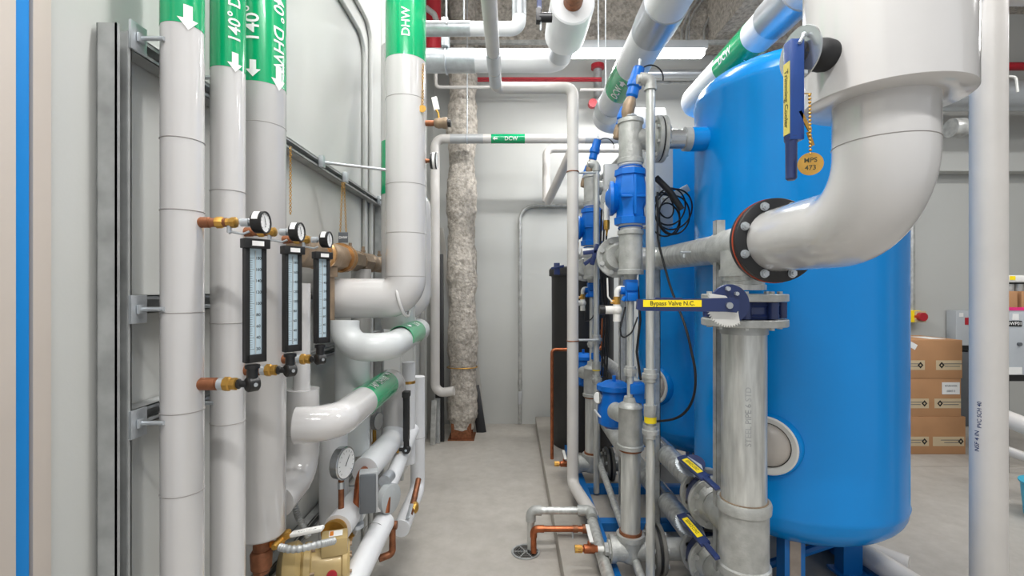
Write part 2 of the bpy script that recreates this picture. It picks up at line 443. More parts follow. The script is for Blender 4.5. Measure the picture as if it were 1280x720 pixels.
# gauges
GZ = 1.652
def gauge(y, x0, label, x1=-.5905, r=.0255, kind='stub'):
    root = thing('pressure_gauge', label, 'pressure gauge', (x0, y, GZ), 'black pressure gauges on the wall pipes')
    L = x1 - x0
    b = B(); b.lathe((x0 - .012, y, GZ), (1, 0, 0), [(0, .0115), (.012, .0125), (.035, .0125), (.036, .0105), (.075, .0105)], 20); part('pipe_nipple', b, 'old_copper', root)
    b = B(); b.lathe((x0 + L * .30, y, GZ), (1, 0, 0), [(0, .010), (.002, .0135), (.014, .0135), (.02, .010), (.034, .010), (.036, .0125), (.046, .0125), (.048, .009)], 8); part('brass_fitting', b, 'brass', root)
    b = B(); b.lathe((x1 - .03, y, GZ), (1, 0, 0), [(0, .0095), (.018, .0095), (.02, .005), (.03, .005)], 12); part('steel_fitting', b, 'zinc', root)
    b = B(); b.cyl((x0 + L * .55, y - .002, GZ - .008), (x0 + L * .55, y - .002, GZ - .024), .005, seg=12)
    b.tube([(x0 + L * .55, y, GZ - .024), (x0 + L * .62, y - .006, GZ - .022), (x0 + L * .85, y - .012, GZ - .028), (x0 + L * .95, y - .01, GZ - .022)], .0028, .01, 8); part('valve_lever', b, 'zinc', root)
    cs = part('gauge_case', B().lathe((x1, y, GZ), (1, 0, 0), [(0, .006), (0, r - .004), (.003, r - .001), (.024, r), (.027, r), (.027, r - .003), (.024, r - .0035)], 40), 'black', root)
    st = B(); n_ = 8
    grid = ([(xx * .014, (k / n_ - .5) * .024) for xx in (0, 1) for k in range(n_ + 1)], [[k, k + 1, k + 10, k + 9] for k in range(n_)])
    wrap(st, grid, (x1 + .006, y, GZ), (1, 0, 0), (0, -.8, .6), r + .0007); part('sticker', st, 'paper', cs)
    part('dial', B().lathe((x1 + .0235, y, GZ), (1, 0, 0), [(0, 0), (0, r - .003), (.001, r - .0032), (.001, 0)], 40, caps=False), 'dial', cs)
    nb = B(); o = V((x1 + .0256, y, GZ)); ux, uy = V((0, -1, 0)), V((0, 0, 1))
    ux = V((0, 1, 0))
    for k in range(11):
        a = math.radians(225 - 27 * k); d = ux * math.cos(a) + uy * math.sin(a); p = V((0, 0, 0))
        nb.prism([(-.0004, 0), (.0004, 0), (.0004, .003), (-.0004, .003)], o + d * (r - .0085), V((0, 0, 0)) + d.cross(V((1, 0, 0))), d, .0003)
    a = math.radians(110); d = ux * math.cos(a) + uy * math.sin(a)
    nb.prism([(-.0012, -.006), (.0012, -.006), (.0004, .014), (-.0004, .014)], o, d.cross(V((1, 0, 0))), d, .0006)
    flat(nb, text2d('psi', .006), o + V((.0002, 0, -.009)), (0, 1, 0), (0, 0, 1))
    part('needle', nb, 'black_ink', cs)
    return root
gauge(1.10, -.716, 'nearest black pressure gauge, on the first white wall pipe')
gauge(1.285, -.718, 'middle black pressure gauge of the three on the white wall pipes')
gauge(1.488, -.712, 'farthest black pressure gauge of the three, in front of the bronze valve')

def thermometer(y, x0, label):
    zj = 1.282; xj = -.595
    root = thing('thermometer', label, 'thermometer', (x0, y, zj), 'black industrial thermometers on the wall pipes')
    b = B(); b.lathe((x0 - .015, y, zj), (1, 0, 0), [(0, .0125), (.012, .0125), (.013, .0145), (.055, .0145), (.056, .0125), (.062, .0125)], 24); part('pipe_nipple', b, 'old_copper', root)
    b = B(); b.cyl((x0 + .045, y, zj), (x0 + .058, y, zj), .0135, seg=20); part('solder_ring', b, 'zinc', root)
    b = B(); b.lathe((x0 + .056, y, zj), (1, 0, 0), [(0, .012), (.003, .0165), (.014, .0165), (.017, .0135), (.024, .0145), (.030, .0145), (.032, .011)], 8); part('brass_nut', b, 'brass', root)
    b = B(); b.lathe((x0 + .086, y, zj), (1, 0, 0), [(0, .010), (.006, .012), (.01, .008), (xj - x0 - .086, .008)], 16); part('swivel_stem', b, 'black', root)
    n = V((.78, -.62, 0)).normalized(); side = V((0, 0, 1)).cross(n)
    jb = B(); jb.cyl(V((xj, y, zj)) - side * .013, V((xj, y, zj)) + side * .013, .0175, seg=24, bev=.003)
    jb.cyl((xj, y, zj + .01), (xj, y, zj + .045), .012, seg=16); jb.cyl((xj, y, zj + .036), (xj, y, zj + .044), .016, seg=16)
    jo = part('swivel_joint', jb, 'black', root)
    part('screw', B().cyl(V((xj, y, zj)) + n * .0165, V((xj, y, zj)) + n * .0185, .0045, seg=12), 'zinc', jo, 'small silver centre screw')
    R = Matrix((side, -n, V((0, 0, 1)))).transposed().to_3x3()
    zc0, zc1 = zj + .05, 1.597; o = V((xj + .006, y, 0))
    cb = B(); w = .046
    cb.box(o + V((0, 0, (zc0 + zc1) / 2)) - n * .006, (w, .012, zc1 - zc0), R, .002)
    cb.box(o + V((0, 0, (zc0 + zc1) / 2)) + side * (-w / 2 + .0045) + n * .003, (.009, .010, zc1 - zc0), R, .001)
    cb.box(o + V((0, 0, (zc0 + zc1) / 2)) + side * (w / 2 - .0045) + n * .003, (.009, .010, zc1 - zc0), R, .001)
    cb.box(o + V((0, 0, zc0 + .009)) + n * .003, (w, .010, .018), R, .001)
    cs = part('case', cb, 'black', root)
    tb = B(); tb.box(o + V((0, 0, zc1 + .006)) + n * .002, (w + .010, .028, .022), R, .002); tc = part('top_cap', tb, 'black', cs)
    lb = B(); lb.box(o + V((0, 0, zc1 + .006)) + n * .0165, (.026, .001, .011), R); part('name_label', lb, 'white_ink', tc)
    fb = B(); fb.box(o + V((0, 0, (zc0 + zc1) / 2 + .006)) + n * .0006, (w - .018, .001, zc1 - zc0 - .016), R); part('scale_plate', fb, 'scale_face', cs, 'pale blue graduated scale')
    ib = B(); zz0 = zc0 + .03
    for k in range(41):
        wd = .010 if k % 5 == 0 else .006
        c = o + V((0, 0, zz0 + k * .0052)) + n * .0013 - side * (.012 - wd / 2)
        flat(ib, ([(-.5, -.5), (.5, -.5), (.5, .5), (-.5, .5)], [[0, 1, 2, 3]]), c, side, (0, 0, 1), wd, .0007)
    for k, s in enumerate(('30', '40', '60', '80', '100', '120', '140', '160', '180')):
        flat(ib, text2d(s, .0095), o + V((0, 0, zz0 + k * .026)) + n * .0013 + side * .007, side, (0, 0, 1))
    part('graduations', ib, 'black_ink', cs)
    gt = B(); gt.cyl(o + V((0, 0, zc0 + .02)) + n * .003, o + V((0, 0, zc1 - .01)) + n * .003, .0012, seg=8); part('glass_tube', gt, 'glass_grey', cs)
    return root
thermometer(1.10, -.717, 'nearest tall black thermometer, joined to the first white wall pipe')
thermometer(1.287, -.717, 'middle black thermometer of the three on the white wall pipes')
thermometer(1.488, -.712, 'farthest black thermometer of the three, in front of the white pipe elbow')

# bronze balancing valve train behind
bz = 1.64; bx = -.775
t = thing('bronze_valve_train', 'tan bronze balancing valve and fittings running along the left wall behind the gauges', 'valve', (bx, 2.3, bz))
def ly(y0, prof, m, nm, seg=24): part(nm, B().lathe((bx, y0, bz), (0, 1, 0), prof, seg), m, t)
ly(1.70, [(0, .03), (0, .058), (.02, .06), (.16, .06), (.18, .05), (.2, .05)], 'bronze', 'valve_body')
ly(1.90, [(0, .05), (0, .063), (.015, .063), (.02, .052), (.04, .052), (.045, .063), (.06, .063), (.06, .05)], 'gold_ring', 'union_ring')
ly(1.96, [(0, .05), (.01, .058), (.19, .058), (.2, .05)], 'bronze', 'strainer_body', 8)
ly(2.16, [(0, .05), (0, .067), (.02, .067), (.025, .055), (.045, .064), (.06, .064), (.06, .05)], 'gold_ring', 'union_ring')
ly(2.22, [(0, .052), (.18, .052), (.2, .045)], 'bronze', 'hexagonal_body', 6)
ly(2.42, [(0, .05), (.14, .05), (.15, .04)], 'bronze', 'hexagonal_body', 8)
ly(2.56, [(0, .04), (.02, .05), (.08, .05), (.09, .035), (.2, .035), (.21, .045), (.27, .045), (.28, .03), (.36, .03)], 'bronze', 'end_fitting')
for y in (1.78, 2.05, 2.3, 2.5, 2.8):
    part('test_port', B().lathe((bx, y, bz + .05), (0, 0, 1), [(0, .012), (.012, .012), (.014, .008), (.03, .008)], 10), 'bronze', t)
part('drain_leg', B().cyl((bx + .0, 2.03, 1.36), (bx, 2.03, bz - .03), .024).cyl((bx, 2.03, bz - .09), (bx, 2.03, bz - .05), .036), 'bronze', t)
# chain hung tag
def chain(name_root, p0, p1, n, r=.003):
    b = B(); p0, p1 = V(p0), V(p1)
    for i in range(n):
        p = p0.lerp(p1, (i + .5) / n); ax = V((1, 0, 0)) if i % 2 else V((0, 1, 0)); b.torus(p, ax, r, r * .3, 10, 5)
    return b
t = thing('hanging_tag', 'small grey engraved tag hung on a gold chain from the steel channel', 'tag', W(429, 296, 2.3))
top = W(429, 228, 2.3)
for dx in (-.014, .014):
    part('chain', chain(t, top + V((dx * .3, 0, 0)), W(429, 290, 2.3) + V((dx, 0, 0)), 26, .0045), 'brass', t)
part('plate', B().box(W(429, 297, 2.3), (.046, .004, .05), None, .001), 'box_grey', t)
mark(t, [lambda b: flat(b, text2d('DHW', .016), W(429, 297, 2.3) + V((0, -.0028, 0)), (1, 0, 0), (0, 0, 1))], 'white_ink')
t = thing('hanging_chain', 'gold chain hanging from the steel channel beside the widest wall pipe', 'chain', W(362, 270, 1.75))
part('links', chain(t, W(363, 183, 1.62), W(363, 268, 1.62), 34, .0038), 'brass', t)

# white pipes behind thermometers
pipe('insulated_pipe', 'white insulated pipe behind the middle thermometer widening downward and elbowing toward the camera', 'pipe',
     [(-.775, 1.77, 1.52), (-.775, 1.77, 1.1)], .030, bend=.09)
pipe('insulated_elbow_pipe', 'wider white jacketed pipe behind the third thermometer, stepping out and elbowing low', 'pipe',
     [(-.772, 1.775, 1.13), (-.772, 1.775, .82), (-.772, 1.575, .80)], .056, bend=.1, seams=[((-.772, 1.775, .97), (0, 0, 1))])
# big DHW riser
E = pipe('insulated_pipe', 'large white vertical pipe with green DHW band, elbowing left behind the thermometers', 'pipe',
         [(-.475, 2.15, 4.3), (-.475, 2.15, 1.458), (-.835, 2.15, 1.458)], .089, bend=.092, seg=56, n=16,
         seams=[((-.475, 2.15, Z(py, 2.07)), (0, 0, 1)) for py in (118, 228, 290, 345)],
         bands=[((-.475, 2.15, Z(68, 2.07)), (-.475, 2.15, Z(-60, 2.07)), 'green', 'green_band', .0006)])
mark(E, [lambda b: wrap(b, text2d('DHW', .05), (-.475, 2.15, Z(28, 2.07)), (0, 0, 1), (.22, -.98, 0), .0915)])
part('collar', B().torus((-.49, 2.15, 1.462), (1, 0, .25), .088, .008, 56, 10), 'jacket', E) 
# pressure taps on that riser
t = thing('drain_valve', 'brass ball valve with white lever sticking out of the large riser near its top', 'valve', W(530, 154, 2.15))
q = W(529, 154, 2.15); ax = V((1, 0, 0))
part('pipe_nipple', B().cyl(q - V((.01, 0, 0)), q + V((.05, 0, 0)), .013), 'old_copper', t)
part('valve_body', B().lathe(q + V((.048, 0, 0)), (1, 0, 0), [(0, .012), (.005, .019), (.02, .024), (.035, .022), (.045, .026), (.06, .026), (.062, .018)], 12), 'bronze', t)
part('cap', B().cyl(q + V((.108, 0, 0)), q + V((.124, 0, 0)), .017), 'black', t, 'black plug cap')
part('lever', B().tube([q + V((.07, 0, .015)), q + V((.068, 0, .045)), q + V((.058, 0, .06))], .005, .01, 10), 'brass', t)
part('lever_grip', B().box(q + V((.055, 0, .088)), (.026, .008, .06), Matrix.Rotation(-.22, 3, 'Y'), .003), 'lever_white', t)
t = thing('pressure_gauge', 'small black gauge on a copper nipple high on the large riser', 'pressure gauge', W(530, 201, 2.15))
q = W(529, 201, 2.15)
part('pipe_nipple', B().lathe(q - V((.01, 0, 0)), (1, 0, 0), [(0, .010), (.018, .012), (.03, .009), (.045, .009)], 12), 'old_copper', t)
cs = part('gauge_case', B().lathe(q + V((.034, 0, 0)), (1, 0, 0), [(0, .006), (0, .036), (.026, .037), (.028, .034), (.026, .033)], 36), 'black', t)
part('dial', B().lathe(q + V((.061, 0, 0)), (1, 0, 0), [(0, .0), (0, .034), (.001, 0)], 36, caps=False), 'dial', cs)
part('sticker', B().lathe(q + V((.045, 0, 0)), (1, 0, 0), [(0, .0365), (0, .0373), (.011, .0373), (.011, .0365)], 36, caps=False), 'paper', cs)
t = thing('hanging_chain', 'thin gold chain hanging down the large riser below its green band', 'chain', W(528, 130, 2.1))
part('links', chain(t, W(529, 80, 2.1), W(528, 132, 2.1), 26, .0045), 'brass', t)
part('end_tag', B().cyl(W(528, 136, 2.1), W(528, 136, 2.1) + V((0, -.003, 0)), .016), 'brass', t)
# riser behind with green band
G1 = pipe('insulated_pipe', 'white vertical pipe half hidden behind the large riser, a green band on its side', 'pipe',
          [(X(498, 2.45), 2.45, Z(62, 2.45)), (X(498, 2.45), 2.45, 1.3)], .085, bend=0, seg=40,
          bands=[((X(498, 2.45), 2.45, Z(245, 2.45)), (X(498, 2.45), 2.45, Z(180, 2.45)), 'green', 'green_band', .001)])
pipe('insulated_pipe', 'white elbowed pipe bulging out to the right behind the large riser', 'pipe',
     [(-.64, 2.62, 2.0), (-.508, 2.62, 2.0), (-.508, 2.62, 1.40), (-.68, 2.62, 1.40)], .066, bend=.075, seg=40, n=12)
# frosted elbow with DCW label
E2 = pipe('insulated_pipe', 'frosted white elbow pipe with small green DCW label, below the large riser', 'pipe',
          [(-.5, 2.57, 1.28), (-.5, 1.93, 1.262), (-.685, 1.96, 1.265), (-.685, 1.97, 1.37)], .057, m='frost_jacket', bend=.088, seg=40, n=14,
          bands=[((-.5, 2.15, 1.275), (-.5, 2.46, 1.279), 'green', 'green_band', .002)])
mark(E2, [lambda b: wrap(b, text2d('DCW', .04), (-.5, 2.36, 1.277), (0, 1, 0), (.55, -.1, .83), .0605),
          lambda b: wrap(b, ARROW, (-.5, 2.22, 1.276), (0, -1, 0), (.45, -.1, .89), .0605, 0, .05, .035)])
part('end_cap', B().lathe((-.5, 2.55, 1.28), (0, 1, 0), [(0, .057), (.02, .06), (.05, .056), (.075, .035), (.08, 0)], 40), 'frost_jacket', E2)
pipe('insulated_pipe', 'frosted white vertical pipe dropping behind the green DHWR label', 'pipe', [(-.705, 2.12, 1.30), (-.705, 2.12, .78)], .074, m='frost_jacket', bend=0, seams=[((-.705, 2.12, 1.0), (0, 0, 1))])
pipe('insulated_pipe', 'white vertical pipe close to the wall behind the frosted elbow', 'pipe', [(-.77, 2.45, 1.6), (-.77, 2.45, .6)], .05, bend=0)
# 140 DHWR pipe
F = pipe('insulated_pipe', 'white pipe with green 140 degree DHWR label pointing away along the left wall', 'pipe',
         [(-.72, 1.60, 1.045), (-.6, 1.62, 1.045), (-.6, 2.46, 1.045), (-.6, 2.46, .70)], .06, bend=.11, seg=44, n=14,
         bands=[((-.6, 1.93, 1.045), (-.6, 2.28, 1.045), 'green', 'green_band', .0012)])
mark(F, [lambda b: wrap(b, text2d('140\u00b0 DHWR', .042), (-.6, 2.07, 1.045), (0, 1, 0), (.5, -.2, .84), .0635),
         lambda b: wrap(b, ARROW, (-.6, 2.235, 1.045), (0, 1, 0), (.3, -.2, .93), .0635, 0, .045, .04)])
# lower runs
pipe('insulated_pipe', 'white jacketed pipe sloping toward the camera below the DHWR label, capped at the copper elbow', 'pipe',
     [(-.6, 2.46, .79), (-.6, 2.4, .745), (-.61, 1.99, .745)], .055, m='matte_jacket', bend=.06, seg=36)
pipe('insulated_pipe', 'slim white vertical pipe beside the low black thermometer', 'pipe', [(-.565, 2.62, 1.1), (-.565, 2.62, .55)], .036, bend=0, m='matte_jacket',
     bands=[((-.565, 2.62, .985), (-.565, 2.62, 1.0), 'brass', 'strap', .001)])
pipe('insulated_pipe', 'white pipe with peeling end running toward the grey box', 'pipe', [(-.55, 2.66, .72), (-.55, 2.2, .63), (-.55, 2.1, .62)], .035, bend=.05, m='matte_jacket')
pipe('insulated_pipe', 'white vertical pipe at the far end of the left pipework, elbowing low over the floor', 'pipe',
     [(-.56, 2.85, .98), (-.56, 2.85, .31), (-.55, 2.38, .31)], .042, bend=.06, m='matte_jacket', seams=[((-.56, 2.85, .62), (0, 0, 1))])
pipe('insulated_pipe', 'thick white pipe ending in a rounded cap just behind the gold pump', 'pipe', [(-.655, 2.04, .60), (-.655, 1.80, .60)], .052, bend=0, m='matte_jacket')
pipe('insulated_pipe', 'lowest white pipe running beside the pump toward the camera over the floor', 'pipe', [(-.555, 2.08, .49), (-.565, 1.2, .44)], .045, bend=0, m='matte_jacket', seams=[((-.567, 1.98, .49), (0, 1, 0))])
pipe('insulated_pipe', 'white vertical pipe close to the wall below the DHWR label', 'pipe', [(-.76, 2.05, 1.0), (-.76, 2.05, .25)], .06, bend=0, m='matte_jacket')

t = thing('copper_elbow', 'bare copper elbow joining the two white pipes beside the grey box', 'pipe', (-.6, 1.9, .58))
part('pipe', B().tube([(-.61, 1.985, .75), (-.61, 1.925, .75), (-.625, 1.925, .60)], .017, .035, 16), 'copper', t)
part('coupling', B().cyl((-.627, 1.925, .575), (-.625, 1.925, .605), .028).cyl((-.627, 1.925, .545), (-.627, 1.925, .56), .032), 'zinc', t)
t = thing('dial_gauge', 'large round steel dial gauge facing the aisle on a copper stem', 'pressure gauge', (-.665, 1.86, .6))
gx, gy = -.672, 1.86; gz = Z(578, gy)
part('stem', B().cyl((gx + .01, gy, .58), (gx + .01, gy, gz - .05), .011).lathe((gx + .01, gy, .585), (0, 0, 1), [(0, .017), (.02, .018), (.03, .013), (.05, .014), (.055, .011)], 12), 'old_copper', t)
part('stem_fitting', B().cyl((gx + .01, gy, gz - .1), (gx + .01, gy, gz - .075), .014, seg=8), 'zinc', t)
cs = part('gauge_case', B().lathe((gx, gy, gz), (1, -.25, 0), [(0, .01), (0, .06), (.03, .063), (.034, .060), (.032, .055)], 40), 'steel', t)
part('dial', B().lathe(V((gx, gy, gz)) + V((1, -.25, 0)).normalized() * .0335, (1, -.25, 0), [(0, 0), (0, .056), (.001, 0)], 40, caps=False), 'dial', cs)
nb = B(); nrm = V((1, -.25, 0)).normalized(); sd = V((.25, 1, 0)).normalized(); o = V((gx, gy, gz)) + nrm * .0352
nb.prism([(-.002, -.012), (.002, -.012), (.0008, .034), (-.0008, .034)], o, (sd * .8 + V((0, 0, -.6))), (sd * .6 + V((0, 0, .8))), .0006)
for k in range(13):
    a = math.radians(225 - 22.5 * k); d = sd * math.cos(a) + V((0, 0, 1)) * math.sin(a)
    nb.prism([(-.0007, 0), (.0007, 0), (.0007, .007), (-.0007, .007)], o + d * .042, nrm.cross(d), d, .0004)
part('needle', nb, 'black_ink', cs)
t = thing('dial_gauge', 'second dial gauge with grey translucent face beside the far low elbow', 'pressure gauge', W(480, 650, 2.25))
q = W(482, 622, 2.1)
cs = part('gauge_case', B().lathe(q, (1, -.45, 0), [(0, .02), (0, .062), (.032, .064), (.034, .058)], 36), 'glass_grey', t)
part('sticker', B().box(q + V((-.016, -.058, -.01)), (.02, .004, .05), None), 'paper', cs)
part('stem', B().cyl(q + V((-.01, .0, -.13)), q + V((-.01, 0, -.06)), .011), 'old_copper', t)
part('tee_fitting', B().cyl(q + V((-.05, 0, -.12)), q + V((.05, 0, -.12)), .018, seg=12).cyl(q + V((.03, 0, -.2)), q + V((.03, 0, -.12)), .014).tube([q + V((.03, 0, -.2)), q + V((.03, -.0, -.245)), q + V((-.02, -.03, -.25))], .015, .02, 12), 'old_copper', t)
t = thing('dial_gauge', 'small upright dial gauge on brass stem behind the DHWR pipe', 'pressure gauge', W(463, 560, 2.5))
q = W(468, 526, 2.48)
cs = part('gauge_case', B().lathe(q, (1, -.3, 0), [(0, .02), (0, .045), (.022, .046), (.024, .042)], 30), 'steel', t)
part('dial', B().lathe(q + V((.0255, -.0075, 0)), (1, -.3, 0), [(0, 0), (0, .042), (.001, 0)], 30, caps=False), 'dial', cs)
part('stem', B().cyl(q + V((0, 0, -.16)), q + V((0, 0, -.04)), .010).cyl(q + V((0, 0, -.16)), q + V((0, 0, -.11)), .015, seg=8), 'brass', t)

# low thermometer
t = thing('thermometer', 'tall slim black thermometer low at the far end of the left pipework', 'thermometer', W(508, 562, 2.35))
q = W(508, 562, 2.35)
part('pipe_nipple', B().cyl(W(480, 562, 2.35), W(495, 562, 2.35), .014), 'old_copper', t)
part('brass_nut', B().lathe(W(493, 562, 2.35), (1, 0, 0), [(0, .011), (.004, .017), (.02, .017), (.024, .012)], 8), 'brass', t)
part('swivel_joint', B().cyl(q + V((-.045, 0, 0)), q, .009).cyl(q + V((0, -.014, 0)), q + V((0, .014, 0)), .02, bev=.003).cyl(q, q + V((0, 0, .05)), .014), 'black', t)
part('case', B().bb(q.x - .013, q.x + .013, q.y - .02, q.y + .02, q.z + .045, Z(492, 2.35), .003), 'black', t)
part('top_cap', B().bb(q.x - .017, q.x + .017, q.y - .024, q.y + .024, Z(496, 2.35), Z(489, 2.35), .003), 'black', t)
part('screw', B().cyl(q + V((0, -.0165, 0)), q + V((0, -.0145, 0)), .006, seg=12), 'zinc', t)

# grey control box
t = thing('control_box', 'dark grey flow switch box standing on the low white pipe', 'box', W(460, 640, 2.05))
c = W(459, 616, 1.88)
part('body', B().box(c + V((0, .02, 0)), (.07, .05, .16), Matrix.Rotation(.25, 3, 'Z'), .003), 'panel_grey', t)
part('cover', B().box(c + V((.005, -.008, 0)), (.062, .02, .15), Matrix.Rotation(.25, 3, 'Z'), .006), 'box_grey', t)
# isolation valves with white handles
def iso(p0, p1, name, label, body, k=1):
    t = thing(name, label, 'valve', body)
    body = V(body); p0, p1 = V(p0), V(p1); d = (p1 - p0)
    part('valve_body', B().lathe(body - V((0, .05, 0)), (0, 1, 0), [(0, .018 * k), (.01, .026 * k), (.03, .026 * k), (.05, .03 * k), (.07, .026 * k), (.09, .026 * k), (.1, .018 * k)], 12), 'brass', t)
    part('stem', B().cyl(body, p0, .009), 'brass', t)
    a, u, w = basis(d); R = Matrix((a, u, w)).transposed()
    part('lever_grip', B().box((p0 + p1) / 2, (d.length, .012, .028), R, .005), 'lever_white', t)
    return t
iso(W(442, 668, 1.95) , W(456, 636, 2.0), 'ball_valve', 'ball valve with white lever pointing up beside the grey box', W(432, 672, 1.95))
tt = iso(W(364, 668, 1.5), W(404, 660, 1.5), 'ball_valve', 'orange-brown ball valve with long white printed lever left of the pump', W(352, 674, 1.5), .45)
mark(tt, [lambda b: flat(b, text2d('BALL VALVE', .011), W(384, 664, 1.49), (1, 0, .2), (0, -.0, 1))], 'box_grey')
part('bracket', B().box(W(345, 680, 1.5), (.05, .015, .018), None, .004), 'orange', tt, 'orange bracket')
# pump
pc = W(412, 706, 1.70)
t = thing('circulation_pump', 'gold painted circulation pump with terminal box at the lower left', 'pump', (pc.x, pc.y, pc.z - .1))
ax = V((.85, .28, .0)).normalized(); st = pc - ax * .09
part('motor_body', B().lathe(st, ax, [(0, .03), (0, .075), (.01, .084), (.03, .084), (.034, .072), (.13, .068), (.135, .076), (.15, .078), (.158, .07), (.158, .045), (.15, .04), (.15, 0)], 40, caps=True), 'pump', t)
part('volute', B().lathe(st - ax * .075, ax, [(0, .03), (.0, .06), (.02, .09), (.06, .095), (.075, .08)], 36), 'pump', t)
hb = W(424, 684, 1.58)
R = Matrix.Rotation(math.atan2(ax.y, ax.x), 3, 'Z')
o1 = part('terminal_box', B().box(pc + V((.022, -.01, .083)), (.088, .074, .062), R, .007), 'pump', t)
part('label_plate', B().box(pc + V((.025, -.008, .1155)), (.045, .04, .001), R), 'paper', o1)
part('label_mark', B().box(pc + V((.012, -.012, .1168)), (.012, .03, .001), R), 'orange', o1)
nrm = V((ax.y, -ax.x, 0)); 
part('round_badge', B().cyl(pc + nrm * .066 + ax * .01 - V((0, 0, .0)), pc + nrm * .073 + ax * .01, .017), 'red', t, 'red round badge')
for k in range(8):
    a = k * PI / 4; a_, u_, w_ = basis(ax)
    part('bolt', B().cyl(st + ax * .15 + (u_ * math.cos(a) + w_ * math.sin(a)) * .062, st + ax * .165 + (u_ * math.cos(a) + w_ * math.sin(a)) * .062, .006, seg=6), 'bronze', t)
for k in range(6):
    a = k * PI / 3 + .3
    part('bolt', B().cyl(st + ax * .028 + (u_ * math.cos(a) + w_ * math.sin(a)) * .076, st + ax * .045 + (u_ * math.cos(a) + w_ * math.sin(a)) * .076, .007, seg=6), 'bronze', t)
part('pump_flange', B().cyl(pc + V((-.02, .06, .07)), pc + V((-.04, .09, .07)), .026), 'brass', t)
part('discharge_flange', B().lathe((-.655, 1.76, .60), (0, 1, 0), [(0, .03), (0, .046), (.018, .046), (.02, .038), (.045, .038)], 24), 'brass', t)
def flex(name, label, pts, r):
    b = B(); P = b.path(pts, .08, 14); Q = [P[0]]
    # resample densely
    out = []
    for p, q in zip(P, P[1:]):
        n_ = max(1, int((q - p).length / .0022))
        for k in range(n_): out.append(p.lerp(q, k / n_))
    out.append(P[-1])
    b.tube(out, r, 0, 16, rf=lambda i, n: r * (1 + .13 * math.sin(i * PI / 2)))
    return solo(name, b, 'galv_dark', label, 'conduit', 'corrugated steel flexible conduits at the pump')
flex('flexible_conduit', 'corrugated steel conduit hanging down behind the widest wall pipe', [W(366, 622, 1.75), W(372, 645, 1.72), W(386, 672, 1.7)], .011)
flex('flexible_conduit', 'corrugated steel conduit crossing in front of the pump lever', [W(350, 684, 1.42), W(366, 688, 1.40), W(392, 682, 1.42), W(418, 676, 1.5)], .010)
t = thing('strut_bracket', 'thin steel bracket poking out of the low wall channel', 'bracket', (-.8, 2.2, .55))
part('bracket', B().box((-.8, 2.25, .58), (.04, .01, .08), None, .002).cyl((-.8, 2.24, .58), (-.70, 2.24, .58), .004, seg=8), 'zinc', t)
t = thing('pipe_fitting', 'corroded copper fitting cluster at the far low end of the left pipework', 'fitting', (-.52, 2.7, .3))
part('pipe', B().tube([(-.53, 2.72, .42), (-.53, 2.6, .36), (-.53, 2.48, .33)], .016, .02, 12), 'old_copper', t)
part('valve_body', B().lathe((-.52, 2.52, .33), (0, 1, .3), [(0, .016), (.01, .024), (.03, .026), (.05, .022), (.06, .016)], 10), 'brass', t)
part('lever', B().box((-.52, 2.44, .37), (.02, .1, .006), Matrix.Rotation(.3, 3, 'X'), .002), 'zinc', t)
t = thing('drain_elbow', 'short copper drain elbow with valve under the peeling white pipe', 'fitting', (-.53, 2.15, .55))
part('pipe', B().tube([(-.55, 2.12, .62), (-.54, 2.08, .60), (-.54, 2.06, .54)], .015, .02, 12), 'copper', t)
part('coupling', B().cyl((-.555, 2.09, .66), (-.55, 2.16, .66), .027), 'zinc', t)
t = thing('hose_valve', 'brass hose valve with copper nipple on the slim vertical pipe', 'fitting', W(493, 530, 2.5))
part('nipple', B().cyl(W(492, 518, 2.5), W(492, 532, 2.5), .008).cyl(W(490, 528, 2.5), W(495, 520, 2.5), .012), 'old_copper', t)
part('lever', B().cyl(W(494, 500, 2.48), W(493, 530, 2.48), .006, seg=10), 'zinc', t)

for yy, zz, lab in ((2.93, 3.1, 'right of two thin wall-coloured tubes running down the left wall before the large riser'), (2.80, 2.96, 'left of two thin wall-coloured tubes, modelling a shadow stripe on the left wall')):
    solo('wall_stripe_tube', B().tube([(-.862, 1.9, zz), (-.862, yy, zz), (-.862, yy, .02)], .0125, .12, 14), 'wall', lab, 'conduit', 'stripe tubes on the left wall')  # tubes model shadow-like stripes on the wall; the left stripe is only shadow
# ------------------------------------------------------------ ceiling pipework at the back left
def hanger(name, label, p, L, r):
    pass
I = pipe('pipe', 'upper white pipe crossing behind the large riser and rising at its right end', 'pipe',
         [(-.55, 2.8, Z(36, 2.8)), (X(649, 2.8), 2.8, Z(36, 2.8)), (X(649, 2.8), 2.8, 4.4)], .040, m='matte_jacket', bend=.05, mname='pipe',
         bands=[((-.5, 2.8, Z(36, 2.8)), (X(588, 2.8), 2.8, Z(36, 2.8)), 'zinc', 'pipe_saddle', .002), ((X(649, 2.8), 2.8, Z(20, 2.8)), (X(649, 2.8), 2.8, Z(0, 2.8)), 'zinc', 'metal_band', .002)])
YH = 3.42
H = pipe('pipe', 'thick white pipe crossing under the upper one to the hanging pipe end', 'pipe',
         [(-.78, YH, Z(76, YH)), (X(699, YH), YH, Z(76, YH)), (X(699, YH), YH - .11, Z(76, YH))], .080, m='matte_jacket', bend=.085, mname='pipe',
         bands=[((-.62, YH, Z(76, YH)), (X(594, YH), YH, Z(76, YH)), 'zinc', 'pipe_saddle', .003)])
t = thing('pipe_hanger', 'galvanized trapeze hanger holding the two crossing pipes at upper left', 'hanger', W(558, 90, 2.6))
part('rod', B().cyl(W(558, 30, 2.68), W(558, -130, 2.68), .006, seg=10), 'zinc', t)
part('strap', B().bb(X(554, YH), X(562, YH), YH - .09, YH + .02, Z(64, YH), Z(30, YH), .002), 'zinc', t)
part('strap', B().torus(W(558, 76, YH), (1, 0, 0), .088, .007, 30, 6), 'zinc', t)
